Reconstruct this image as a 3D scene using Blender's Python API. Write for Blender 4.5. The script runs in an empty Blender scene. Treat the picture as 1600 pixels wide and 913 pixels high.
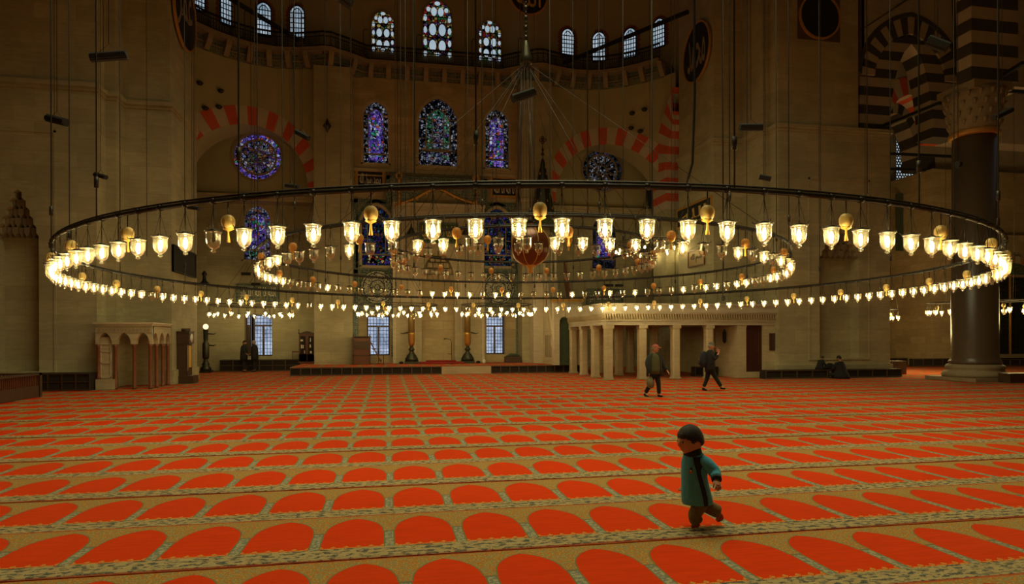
import bpy, bmesh, math, random
from math import sin, cos, pi, radians, atan2, sqrt
from mathutils import Vector, Matrix
random.seed(7)
SC = bpy.context.scene
COL = SC.collection
# ------------------------------------------------------------------ camera, world, lights, exposure
F = 1025.0                      # focal length in pixels of the 1600 px wide frame
YAW = atan2(195.0, F)           # the room's long axis lies to the left of the view axis
CY, SY = cos(YAW), sin(YAW)
EYE, HZ = 1.75, 528.5
cam_d = bpy.data.cameras.new('camera'); cam_d.sensor_width = 36; cam_d.lens = 36 * F / 1600
cam_d.shift_y = (HZ - 456.5) / 1600; cam_d.clip_end = 200
cam = bpy.data.objects.new('camera', cam_d); COL.objects.link(cam)
ROLL = .0025
cam.matrix_world = Matrix.Translation((0, 0, EYE)) @ Matrix.Rotation(-YAW, 4, 'Z') @ Matrix.Rotation(pi / 2, 4, 'X') @ Matrix.Rotation(-ROLL, 4, 'Z')
SC.camera = cam
SC.view_settings.view_transform = 'Standard'; SC.view_settings.look = 'None'
SC.view_settings.gamma = 1; SC.view_settings.use_curve_mapping = False
SC.view_settings.exposure = 0.0
SC.cycles.use_denoising = True
SC.cycles.max_bounces = 7; SC.cycles.diffuse_bounces = 3; SC.cycles.glossy_bounces = 3
SC.cycles.transparent_max_bounces = 24; SC.cycles.sample_clamp_indirect = 4.0
SC.cycles.caustics_reflective = False; SC.cycles.caustics_refractive = False
W = bpy.data.worlds.new('world'); SC.world = W; W.use_nodes = True
W.node_tree.nodes['Background'].inputs[0].default_value = (1.0, 0.62, 0.28, 1)
W.node_tree.nodes['Background'].inputs[1].default_value = 0.004
LAMP = 175.0                    # strength of the lamp flames
def area(name, loc, size, power, colr, rot=(0, 0, 0)):
    d = bpy.data.lights.new(name, 'AREA'); d.shape = 'DISK'; d.size = size; d.energy = power; d.color = colr
    o = bpy.data.objects.new(name, d); COL.objects.link(o); o.location = loc; o.rotation_euler = rot
    return o
dome = area('overhead_fill', (3.2, 13, 23.5), 14, 1600, (1.0, 0.92, 0.50)); dome.data.spread = radians(112)   # warm fill added overhead for the floor, standing for unseen dome windows
area('aisle_fill', (31, 24, 13.5), 5, 6, (0.75, 0.85, 1.0))  # weak bluish fill lamp added above the aisle in place of ambient light
# ------------------------------------------------------------------ pixel <-> place helpers (places are metres, the floor is z = 0)
def X(px, y):                   # x of the sight line through column px where it meets the plane y
    t = (px - 800) / F
    return y * (SY + t * CY) / (CY - t * SY)
def YX(px, x):                  # y of the same sight line where it meets the plane x
    t = (px - 800) / F
    return x * (CY - t * SY) / (SY + t * CY)
def dep(x, y): return x * SY + y * CY
def Z(py, x, y):
    d = dep(x, y); pc = F * (x * CY - y * SY) / d
    return EYE - (py - HZ + ROLL * pc) * d / F
def XZ(px, py, y):
    x = X(px, y); return x, Z(py, x, y)
def PD(px, d):                  # place at column px and depth d
    xc = (px - 800) * d / F
    return xc * CY + d * SY, d * CY - xc * SY
def floor_at(px, py):
    return PD(px, EYE * F / (py - HZ + ROLL * (px - 800)))
# ------------------------------------------------------------------ node materials
class NB:
    def __init__(s, name):
        s.m = bpy.data.materials.new(name); s.m.use_nodes = True
        s.t = s.m.node_tree; s.n = s.t.nodes; s.n.clear()
        s.out = s.n.new('ShaderNodeOutputMaterial')
    def lk(s, v, sock):
        if isinstance(v, (int, float)): sock.default_value = v
        elif isinstance(v, tuple): sock.default_value = v if len(v) == len(sock.default_value) else v + (1,)
        else: s.t.links.new(v, sock)
    def math(s, op, a, b=0.0, c=None, clamp=False):
        n = s.n.new('ShaderNodeMath'); n.operation = op; n.use_clamp = clamp
        s.lk(a, n.inputs[0]); s.lk(b, n.inputs[1])
        if c is not None: s.lk(c, n.inputs[2])
        return n.outputs[0]
    def mix(s, f, a, b):
        n = s.n.new('ShaderNodeMix'); n.data_type = 'RGBA'
        s.lk(f, n.inputs[0]); s.lk(a, n.inputs[6]); s.lk(b, n.inputs[7]); return n.outputs[2]
    def pos(s): return s.n.new('ShaderNodeNewGeometry').outputs['Position']
    def obj(s): return s.n.new('ShaderNodeTexCoord').outputs['Object']
    def sep(s, v):
        n = s.n.new('ShaderNodeSeparateXYZ'); s.lk(v, n.inputs[0]); return n.outputs
    def comb(s, x, y, z):
        n = s.n.new('ShaderNodeCombineXYZ'); s.lk(x, n.inputs[0]); s.lk(y, n.inputs[1]); s.lk(z, n.inputs[2]); return n.outputs[0]
    def mapping(s, v, scale):
        n = s.n.new('ShaderNodeMapping'); s.lk(v, n.inputs[0]); n.inputs[3].default_value = scale; return n.outputs[0]
    def noise(s, v, scale, det=3, rough=.55, col=False):
        n = s.n.new('ShaderNodeTexNoise'); s.lk(v, n.inputs['Vector']); n.inputs['Scale'].default_value = scale
        n.inputs['Detail'].default_value = det; n.inputs['Roughness'].default_value = rough
        return n.outputs[1 if col else 0]
    def voro(s, v, scale, feat='F1', out='Color', rnd=1.0):
        n = s.n.new('ShaderNodeTexVoronoi'); n.feature = feat; s.lk(v, n.inputs['Vector'])
        n.inputs['Scale'].default_value = scale; n.inputs['Randomness'].default_value = rnd
        return n.outputs[out]
    def brick(s, v, bw, bh, mort, c1, c2, cm, off=.5):
        n = s.n.new('ShaderNodeTexBrick'); s.lk(v, n.inputs['Vector']); n.inputs['Scale'].default_value = 1
        n.inputs['Color1'].default_value = c1 + (1,); n.inputs['Color2'].default_value = c2 + (1,); n.inputs['Mortar'].default_value = cm + (1,)
        n.inputs['Mortar Size'].default_value = mort; n.inputs['Brick Width'].default_value = bw; n.inputs['Row Height'].default_value = bh
        n.inputs['Bias'].default_value = 0; n.offset = off
        return n.outputs
    def ramp(s, f, stops, const=False):
        n = s.n.new('ShaderNodeValToRGB'); s.lk(f, n.inputs[0]); r = n.color_ramp
        if const: r.interpolation = 'CONSTANT'
        while len(r.elements) < len(stops): r.elements.new(.5)
        for e, (p, c) in zip(r.elements, stops): e.position = p; e.color = tuple(c) + (1,)
        return n.outputs[0]
    def bsdf(s, col, rough=.7, metal=0.0, bump=None, bstr=.2, bdist=.02, emis=None, estr=0.0, spec=None, sub=None):
        n = s.n.new('ShaderNodeBsdfPrincipled'); s.lk(col, n.inputs['Base Color']); s.lk(rough, n.inputs['Roughness'])
        s.lk(metal, n.inputs['Metallic'])
        if spec is not None: n.inputs['Specular IOR Level'].default_value = spec
        if emis is not None: s.lk(emis, n.inputs['Emission Color']); s.lk(estr, n.inputs['Emission Strength'])
        if bump is not None:
            b = s.n.new('ShaderNodeBump'); b.inputs['Strength'].default_value = bstr; b.inputs['Distance'].default_value = bdist
            s.lk(bump, b.inputs['Height']); s.t.links.new(b.outputs[0], n.inputs['Normal'])
        s.t.links.new(n.outputs[0], s.out.inputs[0]); return s.m
    def emit(s, col, st):
        n = s.n.new('ShaderNodeEmission'); s.lk(col, n.inputs[0]); s.lk(st, n.inputs[1])
        s.t.links.new(n.outputs[0], s.out.inputs[0]); return s.m
M = {}
def plain(name, col, rough=.6, metal=0.0, vary=.25, scale=8.0, bump=.0):
    b = NB(name); p = b.obj()
    n = b.noise(p, scale, 4)
    dk = tuple(c * (1 - vary) for c in col); lt = tuple(min(1, c * (1 + vary)) for c in col)
    M[name] = b.bsdf(b.mix(n, dk, lt), rough, metal, bump=n if bump else None, bstr=bump)
    return M[name]
def wallco(b):                  # running length along the wall and height, for faces that look along x or y
    x, y, z = b.sep(b.pos()); return b.comb(b.math('ADD', x, b.math('MULTIPLY', y, 1.0)), z, 0.0), x, y, z
def stone(name, col, bw=1.35, bh=.52, mort=.006, vary=.12, cmort=.72):
    b = NB(name); v, x, y, z = wallco(b)
    lo = tuple(c * (1 - vary) for c in col); hi = tuple(c * (1 + vary) for c in col); mo = tuple(c * cmort for c in col)
    br = b.brick(v, bw, bh, mort, lo, hi, mo)
    n1 = b.noise(b.pos(), .5, 5, .6); n2 = b.noise(b.mapping(b.pos(), (1.2, 1.2, 6)), 1.5, 4, .7)
    f = b.math('MULTIPLY', b.math('ADD', b.math('MULTIPLY', n1, .7), b.math('MULTIPLY', n2, .5)), 1.1)
    c = b.mix(b.math('MULTIPLY', b.math('SUBTRACT', f, .36, clamp=True), 2.2, clamp=True), tuple(c * .60 for c in col), br[0])
    M[name] = b.bsdf(c, .75, bump=b.math('ADD', n2, b.math('MULTIPLY', br[1], -.6)), bstr=.25, bdist=.02)
    return M[name]
stone('stone', (.455, .405, .25))
stone('pale_stone', (.52, .435, .28), 1.8, .7, .004)
stone('warm_stone', (.48, .375, .205), 1.2, .45, .008, .16)
stone('marble', (.62, .53, .38), 2.4, 1.6, .002, .06, .85)
stone('grey_marble', (.50, .45, .35), 3.4, 3.0, .002, .06, .85)
plain('plaster', (.42, .375, .215), .85, 0, .10, .9)
plain('red_paint', (.62, .10, .035), .8, 0, .2, 3)
plain('white_paint', (.52, .45, .34), .8, 0, .12, 3)
plain('black_stone', (.055, .05, .045), .6, 0, .3, 3)
plain('cream_stone', (.42, .36, .27), .7, 0, .15, 2)
plain('iron', (.03, .027, .023), .45, .6, .3, 20)
plain('ring_metal', (.022, .019, .015), .5, .4, .3, 25)
plain('wire', (.035, .03, .022), .5, .5, .2, 20)
plain('dark_wood', (.060, .030, .016), .45, 0, .35, 6)
plain('door_wood', (.055, .014, .008), .5, 0, .3, 6)
plain('red_wood', (.13, .04, .018), .4, 0, .3, 6)
plain('shelf_wood', (.085, .055, .03), .5, 0, .25, 4)
plain('shelf_gap', (.018, .012, .008), .9, 0, .2, 4)
plain('brass', (.75, .50, .16), .28, .9, .2, 10)
plain('gold_paint', (.55, .30, .07), .45, .35, .25, 9)
plain('old_bronze', (.05, .05, .03), .4, .6, .3, 9)
plain('wax', (.24, .16, .055), .45, .3, .2, 3)
plain('egg_shell', (.78, .56, .20), .42, 0, .10, 30)
plain('amber_shell', (.62, .27, .05), .45, 0, .2, 30)
plain('tassel_silk', (.70, .42, .08), .6, .2, .2, 30)
plain('speaker_black', (.014, .014, .016), .85, 0, .3, 12)
plain('board_black', (.010, .010, .011), .85, 0, .2, 6)
plain('script_white', (.75, .70, .58), .6, 0, .1, 6)
plain('script_gold', (.75, .50, .14), .5, .3, .1, 6)
plain('globe_red', (.12, .035, .012), .3, .3, .35, 5)
plain('red_marble', (.20, .065, .032), .35, 0, .35, 5)
plain('painted_flame', (.30, .07, .035), .9, 0, .25, 9)
plain('dark_stone', (.22, .17, .10), .85, 0, .25, 3)  # darker stone tone for the muqarnas cells of the pier niches
plain('crimson', (.28, .012, .008), .9, 0, .25, 9)
plain('cloth_and_shade', (.05, .07, .04), .9, 0, .4, 6)
plain('lead_stone', (.30, .24, .15), .7, 0, .2, 8)
plain('dark_void', (.02, .016, .012), .9, 0, .2, 3)
def granite():
    b = NB('granite'); p = b.pos()
    n = b.noise(p, 22, 3); n2 = b.noise(p, .8, 3)
    c = b.mix(n, (.06, .042, .028), (.17, .125, .085)); c = b.mix(b.math('MULTIPLY', n2, .7), c, (.085, .062, .047))
    M['granite'] = b.bsdf(c, .32)
granite()
def tile(name, c1, c2, c3, sc):
    b = NB(name); v, x, y, z = wallco(b)
    vo = b.voro(v, sc, 'F1', 'Distance', .35); n = b.noise(v, sc * 1.7, 2)
    c = b.mix(b.math('GREATER_THAN', vo, .36), c1, c2); c = b.mix(b.math('GREATER_THAN', n, .62), c, c3)
    M[name] = b.bsdf(c, .25)
tile('tile_blue', (.10, .15, .14), (.22, .22, .15), (.05, .09, .12), 5.5)
tile('tile_border', (.20, .22, .16), (.06, .11, .11), (.35, .30, .17), 8)
tile('tile_green', (.10, .14, .07), (.05, .09, .055), (.22, .20, .09), 6)
def medallion_mat():            # round tile roundel: pale script strokes on dark blue
    b = NB('medallion_tile'); v = b.obj(); x, y, z = b.sep(v)
    r = b.math('SQRT', b.math('ADD', b.math('MULTIPLY', x, x), b.math('MULTIPLY', z, z)))
    a = b.math('ARCTAN2', z, x)
    pv = b.comb(b.math('MULTIPLY', a, 2.4), b.math('MULTIPLY', r, 7.0), 0.0)
    n = b.voro(b.comb(b.math('MULTIPLY', a, 5.0), b.math('MULTIPLY', r, 11.0), 0.0), 1.0, 'DISTANCE_TO_EDGE', 'Distance', .9)
    st = b.math('LESS_THAN', n, .13)
    rg = b.math('LESS_THAN', b.math('ABSOLUTE', b.math('SUBTRACT', b.math('FRACT', b.math('MULTIPLY', r, 2.6)), .5)), .43)
    c = b.mix(b.math('MULTIPLY', st, rg), (.02, .035, .05), (.50, .48, .36))
    M['medallion_tile'] = b.bsdf(c, .3)
medallion_mat()
def stained(name, sc, stops, st, edge=.07, rnd=.8):
    b = NB(name); v, x, y, z = wallco(b)
    cell = b.voro(v, sc, 'F1', 'Color', rnd); e = b.voro(v, sc, 'DISTANCE_TO_EDGE', 'Distance', rnd)
    r, g, bb = b.sep(cell)
    c = b.ramp(r, stops, True)
    br = b.math('ADD', b.math('MULTIPLY', g, .9), .35)
    on = b.math('MULTIPLY', b.math('GREATER_THAN', e, edge), br)
    M[name] = b.emit(c, b.math('MULTIPLY', on, st))
K = (0, 0, 0)
stained('glass_blue', 7.0, [(0, (.22, .16, .95)), (.28, (.50, .55, 1)), (.42, (.10, .06, .45)), (.6, (.45, .2, .85)), (.75, (.75, .8, 1)), (.86, (.7, .12, .06)), (.93, (.05, .4, .2))], .42)
stained('glass_white', 8.0, [(0, (.02, .02, .03)), (.35, (.62, .66, .82)), (.6, (.2, .22, .3)), (.8, (.9, .9, 1)), (.93, (.5, .2, .1))], .20, .10)
stained('glass_green', 7.5, [(0, (.08, .35, .18)), (.3, (.10, .42, .36)), (.5, (.03, .1, .05)), (.7, (.35, .5, .2)), (.85, (.5, .55, .7))], .36)
stained('glass_mixed', 7.0, [(0, (.35, .4, .8)), (.2, (.7, .75, 1)), (.4, (.05, .05, .12)), (.52, (.3, .15, .7)), (.66, (.7, .25, .15)), (.78, (.2, .45, .3)), (.9, (.9, .9, 1))], .22, .08)
stained('glass_jewel', 6.5, [(0, (.85, .6, .15)), (.25, (.7, .05, .03)), (.4, (.2, .1, .5)), (.55, (.05, .25, .1)), (.7, (.9, .7, .3)), (.85, (.3, .1, .05))], .26, .10)
stained('glass_dim', 6.0, [(0, (.06, .08, .16)), (.3, (.14, .10, .26)), (.5, (.02, .03, .03)), (.7, (.05, .10, .08)), (.85, (.12, .13, .2))], .2, .10)
stained('glass_tile', 6.5, [(0, (.06, .06, .30)), (.25, (.12, .07, .45)), (.45, (.04, .12, .14)), (.62, (.12, .3, .42)), (.75, (.03, .05, .05)), (.88, (.3, .12, .06))], .2, .08)
def daypane(name, c1, c2, st, sc=.8):
    b = NB(name); n = b.noise(b.pos(), sc, 3); n2 = b.noise(b.pos(), sc * 6, 2)
    f = b.math('MULTIPLY', b.math('ADD', n, b.math('MULTIPLY', n2, .5)), 1.0)
    M[name] = b.emit(b.mix(b.math('SUBTRACT', b.math('MULTIPLY', f, 2.2), 1.1, clamp=True), c1, c2), st)
daypane('pane_sky', (.45, .60, .72), (.62, .76, .86), .62)
daypane('pane_gallery', (.25, .38, .50), (.75, .88, 1), .62)
daypane('pane_garden', (.16, .22, .34), (.60, .72, .95), .85, 1.6)
# flame and glass
b = NB('flame'); M['flame'] = b.emit((1.0, .80, .36), LAMP)
b = NB('flame_far'); M['flame_far'] = b.emit((1.0, .66, .28), LAMP)
b = NB('candle_globe'); M['candle_globe'] = b.emit((1.0, .85, .45), 1.6)
def glass():
    b = NB('lamp_glass'); t = b.n.new('ShaderNodeBsdfTransparent'); t.inputs[0].default_value = (1, .96, .86, 1)
    g = b.n.new('ShaderNodeBsdfGlossy'); g.inputs['Roughness'].default_value = .14; g.inputs[0].default_value = (1, 1, .95, 1)
    tr = b.n.new('ShaderNodeBsdfTranslucent'); tr.inputs[0].default_value = (1, .93, .68, 1)
    lw = b.n.new('ShaderNodeLayerWeight'); lw.inputs[0].default_value = .45
    m1 = b.n.new('ShaderNodeMixShader'); m1.inputs[0].default_value = .042
    b.t.links.new(t.outputs[0], m1.inputs[1]); b.t.links.new(tr.outputs[0], m1.inputs[2])
    m2 = b.n.new('ShaderNodeMixShader')
    f = b.math('ADD', b.math('MULTIPLY', lw.outputs[1], .80), .05)
    b.t.links.new(f, m2.inputs[0]); b.t.links.new(m1.outputs[0], m2.inputs[1]); b.t.links.new(g.outputs[0], m2.inputs[2])
    b.t.links.new(m2.outputs[0], b.out.inputs[0]); M['lamp_glass'] = b.m
glass()
# carpet: rows of red arches; one cell is CW wide and CP long
CW, CP, CX0, CY0 = .624, 1.293, .02, 5.37
def carpet(name, x0, y0, dark=1.0):
    b = NB(name); x, y, z = b.sep(b.pos())
    wob = b.math('MULTIPLY', b.math('SUBTRACT', b.noise(b.comb(b.math('MULTIPLY', x, .25), b.math('MULTIPLY', y, .25), 0.0), 1.0, 2), .5), .10)
    u = b.math('DIVIDE', b.math('SUBTRACT', b.math('ADD', x, wob), x0), CW)
    v0 = b.math('DIVIDE', b.math('SUBTRACT', y, y0), CP)
    fu = b.math('FRACT', u); v = b.math('FRACT', v0)
    a = b.math('ABSOLUTE', b.math('SUBTRACT', fu, .5))
    t = b.math('DIVIDE', b.math('SUBTRACT', v, .57), .345, clamp=True)
    hw = b.math('MULTIPLY', b.math('POWER', b.math('SUBTRACT', 1.0, b.math('POWER', t, 2.2)), .70), .405)
    lo = b.math('LESS_THAN', v, .57)
    hw = b.math('ADD', hw, b.math('MULTIPLY', lo, .018))
    base = b.math('GREATER_THAN', v, .205)
    low = b.math('LESS_THAN', v, .925)
    infield = b.math('MULTIPLY', b.math('MULTIPLY', b.math('LESS_THAN', a, hw), base), low)
    outl = b.math('MULTIPLY', b.math('MULTIPLY', b.math('LESS_THAN', a, b.math('ADD', hw, .018)), base), low)
    p = b.comb(x, y, 0.0)
    n1 = b.noise(p, 26, 2); n2 = b.noise(p, 60, 2); n3 = b.noise(b.mapping(p, (1, 9, 1)), 3.0, 3); nb = b.noise(p, .35, 3)
    ns = b.noise(b.mapping(p, (1, 1.8, 1)), 13, 3)
    # border band
    line = b.math('LESS_THAN', b.math('ABSOLUTE', b.math('SUBTRACT', b.math('FRACT', b.math('MULTIPLY', v, 14.6)), .5)), .17)
    band = b.mix(b.math('GREATER_THAN', ns, .52), (.35, .29, .15), (.06, .085, .08))
    band = b.mix(b.math('MULTIPLY', b.math('GREATER_THAN', n2, .60), .8), band, (.42, .16, .07))
    band = b.mix(b.math('MULTIPLY', line, .30), band, (.46, .37, .16))
    pil = b.mix(b.math('GREATER_THAN', n1, .5), (.33, .31, .19), (.16, .185, .145))
    pil = b.mix(b.math('MULTIPLY', b.math('GREATER_THAN', n2, .62), .6), pil, (.42, .2, .08))
    sp = b.mix(b.math('GREATER_THAN', n1, .50), (.36, .15, .035), (.25, .205, .085))
    sp = b.mix(b.math('MULTIPLY', b.math('GREATER_THAN', n2, .58), .7), sp, (.60, .36, .06))
    sp = b.mix(b.math('MULTIPLY', b.math('GREATER_THAN', ns, .60), .7), sp, (.19, .24, .13))
    c = b.mix(b.math('GREATER_THAN', v, .56), pil, sp)
    c = b.mix(b.math('LESS_THAN', b.math('ABSOLUTE', b.math('SUBTRACT', v, .56)), .012), c, (.15, .15, .09))
    c = b.mix(base, band, c)
    c = b.mix(outl, c, (.15, .16, .075))
    red = b.mix(n3, (.46, .030, .002), (.72, .050, .003))  # streaky noise paints the dark of carpet folds into the red
    # little yellow blossoms along the foot of each red field
    fb = b.math('FRACT', b.math('MULTIPLY', fu, 6.0)); fd = b.math('ABSOLUTE', b.math('SUBTRACT', fb, .5))
    bl = b.math('LESS_THAN', b.math('ADD', b.math('MULTIPLY', fd, .10), b.math('ABSOLUTE', b.math('SUBTRACT', v, .235))), .024)
    bl2 = b.math('MULTIPLY', b.math('LESS_THAN', v, .222), b.math('GREATER_THAN', fd, .15))
    blm = b.math('MULTIPLY', b.math('MAXIMUM', bl, bl2), b.math('GREATER_THAN', n2, .40))
    red = b.mix(b.math('MULTIPLY', blm, .8), red, (.50, .30, .06))
    c = b.mix(infield, c, red)
    seam = b.math('LESS_THAN', v, .012); top = b.math('GREATER_THAN', v, .985)
    c = b.mix(b.math('MULTIPLY', seam, .75), c, (.30, .03, .01)); c = b.mix(b.math('MULTIPLY', top, .8), c, (.42, .07, .015))
    # wear and trodden pile
    c = b.mix(b.math('MULTIPLY', b.math('SUBTRACT', b.math('MULTIPLY', nb, 2.0), .85, clamp=True), .35), c, b.mix(.5, c, (.25, .09, .02)))
    M[name] = b.bsdf(c, .95, bump=b.math('ADD', n2, n1), bstr=.35, bdist=.008, spec=.06)
carpet('carpet_main', CX0, CY0)
carpet('carpet_near', CX0 + .11, CY0)
carpet('carpet_stage', CX0 - .1, 32.0)
# ------------------------------------------------------------------ mesh helpers
def tag(o, label=None, cat=None, group=None, kind=None):
    if label: o['label'] = label
    if cat: o['category'] = cat
    if group: o['group'] = group
    if kind: o['kind'] = kind
    return o
def empty(name, loc=(0, 0, 0), rz=0.0):
    o = bpy.data.objects.new(name, None); COL.objects.link(o); o.location = loc; o.rotation_euler = (0, 0, rz)
    o.empty_display_size = .1
    return o
class MB:
    def __init__(s): s.v, s.f, s.mi, s.sm = [], [], [], []
    def add(s, vs, fs, mi=0, smooth=False):
        k = len(s.v); s.v += [tuple(q) for q in vs]
        for f in fs: s.f.append(tuple(i + k for i in f)); s.mi.append(mi); s.sm.append(smooth)
        return s
    def box(s, x0, x1, y0, y1, z0, z1, mi=0):
        vs = [(x0, y0, z0), (x1, y0, z0), (x1, y1, z0), (x0, y1, z0), (x0, y0, z1), (x1, y0, z1), (x1, y1, z1), (x0, y1, z1)]
        return s.add(vs, [(0, 3, 2, 1), (4, 5, 6, 7), (0, 1, 5, 4), (1, 2, 6, 5), (2, 3, 7, 6), (3, 0, 4, 7)], mi)
    def bar(s, a, b, w, h=None, mi=0):         # square bar between two points
        h = h or w; a = Vector(a); b = Vector(b); d = (b - a).normalized()
        up = Vector((0, 0, 1)) if abs(d.z) < .95 else Vector((0, 1, 0))
        u = d.cross(up).normalized() * w / 2; v = u.cross(d).normalized() * h / 2
        vs = [a - u - v, a + u - v, a + u + v, a - u + v, b - u - v, b + u - v, b + u + v, b - u + v]
        return s.add(vs, [(0, 1, 2, 3), (7, 6, 5, 4), (0, 4, 5, 1), (1, 5, 6, 2), (2, 6, 7, 3), (3, 7, 4, 0)], mi)
    def tube(s, pts, r, n=6, mi=0, closed=False, cap=True, smooth=True):
        pts = [Vector(p) for p in pts]; m = len(pts); vs = []; rr = r if isinstance(r, (list, tuple)) else [r] * m
        prev = None
        for i, p in enumerate(pts):
            a = pts[(i - 1) % m] if (closed or i > 0) else p; c = pts[(i + 1) % m] if (closed or i < m - 1) else p
            d = (c - a).normalized()
            if prev is None:
                up = Vector((0, 0, 1)) if abs(d.z) < .9 else Vector((1, 0, 0)); u = d.cross(up).normalized()
            else: u = (prev - d * prev.dot(d)).normalized()
            prev = u; w = d.cross(u)
            for k in range(n):
                t = 2 * pi * k / n; vs.append(p + (u * cos(t) + w * sin(t)) * rr[i])
        fs = []
        for i in range(m if closed else m - 1):
            j = (i + 1) % m
            for k in range(n): fs.append((i * n + k, i * n + (k + 1) % n, j * n + (k + 1) % n, j * n + k))
        if cap and not closed: fs += [tuple(range(n - 1, -1, -1)), tuple((m - 1) * n + k for k in range(n))]
        return s.add(vs, fs, mi, smooth)
    def lathe(s, prof, c=(0, 0, 0), n=16, mi=0, smooth=True, ph=0.0, rib=None):
        vs = []; fs = []; m = len(prof)
        for (r, z) in prof:
            for k in range(n):
                t = 2 * pi * k / n + ph; q = r * (1 if rib is None else rib(t)); vs.append((c[0] + q * cos(t), c[1] + q * sin(t), c[2] + z))
        for i in range(m - 1):
            for k in range(n): fs.append((i * n + k, i * n + (k + 1) % n, (i + 1) * n + (k + 1) % n, (i + 1) * n + k))
        if prof[0][0] > 1e-4: fs.append(tuple(range(n - 1, -1, -1)))
        if prof[-1][0] > 1e-4: fs.append(tuple((m - 1) * n + k for k in range(n)))
        return s.add(vs, fs, mi, smooth)
    def prism(s, poly, z0, z1, mi=0):          # poly in x, y, counter-clockwise
        n = len(poly); vs = [(x, y, z0) for x, y in poly] + [(x, y, z1) for x, y in poly]
        return s.add(vs, [tuple(range(n - 1, -1, -1)), tuple(range(n, 2 * n))] + [(i, (i + 1) % n, n + (i + 1) % n, n + i) for i in range(n)], mi)
    def panel(s, poly, y0, y1, mi=0):          # poly in x, z, extruded from y0 (front) to y1 (back)
        n = len(poly); vs = [(x, y0, z) for x, z in poly] + [(x, y1, z) for x, z in poly]
        return s.add(vs, [tuple(range(n)), tuple(range(2 * n - 1, n - 1, -1))] + [(i, n + i, n + (i + 1) % n, (i + 1) % n) for i in range(n)], mi)
    def strip(s, outer, inner, y0, y1, mi=0, close=False):   # band between two matching x, z outlines, y0 front to y1 back
        n = len(outer); vs = [(x, y0, z) for x, z in outer] + [(x, y0, z) for x, z in inner] + [(x, y1, z) for x, z in outer] + [(x, y1, z) for x, z in inner]
        fs = []
        for i in range(n if close else n - 1):
            j = (i + 1) % n
            fs += [(i, n + i, n + j, j), (2 * n + i, 2 * n + j, 3 * n + j, 3 * n + i), (i, j, 2 * n + j, 2 * n + i), (n + i, 3 * n + i, 3 * n + j, n + j)]
        if not close: fs += [(0, 2 * n, 3 * n, n), (n - 1, 2 * n - 1, 4 * n - 1, 3 * n - 1)]
        return s.add(vs, fs, mi)
    def build(s, name, mats, parent=None, loc=(0, 0, 0), rz=0.0, bevel=0):
        if not isinstance(mats, (list, tuple)): mats = [mats]
        me = bpy.data.meshes.new(name); me.from_pydata(s.v, [], s.f)
        for m in mats: me.materials.append(M[m] if isinstance(m, str) else m)
        for p, mi, sm in zip(me.polygons, s.mi, s.sm): p.material_index = mi; p.use_smooth = sm
        bm = bmesh.new(); bm.from_mesh(me); bmesh.ops.recalc_face_normals(bm, faces=bm.faces); bm.to_mesh(me); bm.free()
        me.update()
        o = bpy.data.objects.new(name, me); COL.objects.link(o); o.location = loc; o.rotation_euler = (0, 0, rz)
        if parent: o.parent = parent
        if bevel:
            md = o.modifiers.new('bevel', 'BEVEL'); md.width = bevel; md.segments = 2; md.limit_method = 'ANGLE'
        return o
def struct(name, mb, mat, parent=None, **k):
    o = mb.build(name, mat, parent, **k)
    if parent is None: o['kind'] = 'structure'
    return o
def arch_pts(cx, zb, zs, hw, rise, n=10, pt=1.0):   # x, z outline: up the left side, over a pointed arch, down the right
    pts = [(cx - hw, zb), (cx - hw, zs)]
    for i in range(1, 2 * n):
        t = pi * i / (2 * n); x = -cos(t) * hw; q = 1 - abs(x) / hw
        z = sin(t) * (1 - .16 * pt) + .16 * pt * q
        pts.append((cx + x, zs + rise * z))
    return pts + [(cx + hw, zs), (cx + hw, zb)]
# small Arabic shaper: base letters -> presentation forms, drawn right to left
AR = {'ا': (0xFE8D, 2), 'ل': (0xFEDD, 4), 'ه': (0xFEE9, 4), 'م': (0xFEE1, 4), 'ح': (0xFEA1, 4), 'د': (0xFEA9, 2), 'ر': (0xFEAD, 2), 'س': (0xFEB1, 4),
      'و': (0xFEED, 2), 'ك': (0xFED9, 4), 'خ': (0xFEA5, 4), 'ع': (0xFEC9, 4), 'ي': (0xFEF1, 4), 'ز': (0xFEAF, 2), 'ب': (0xFE8F, 4), 'ق': (0xFED5, 4),
      'ن': (0xFEE5, 4), 'ت': (0xFE95, 4), 'ج': (0xFE9D, 4)}
def shape_ar(w):
    out = []
    for i, ch in enumerate(w):
        if ch == ' ': out.append(' '); continue
        base, n = AR[ch]
        pr = i > 0 and w[i - 1] != ' ' and AR[w[i - 1]][1] == 4; nx = n == 4 and i < len(w) - 1 and w[i + 1] != ' '
        k = 3 if (pr and nx) else 2 if nx else 1 if pr else 0
        if n == 2: k = 1 if pr else 0
        out.append(chr(base + k))
    return ''.join(reversed(out))
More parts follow.
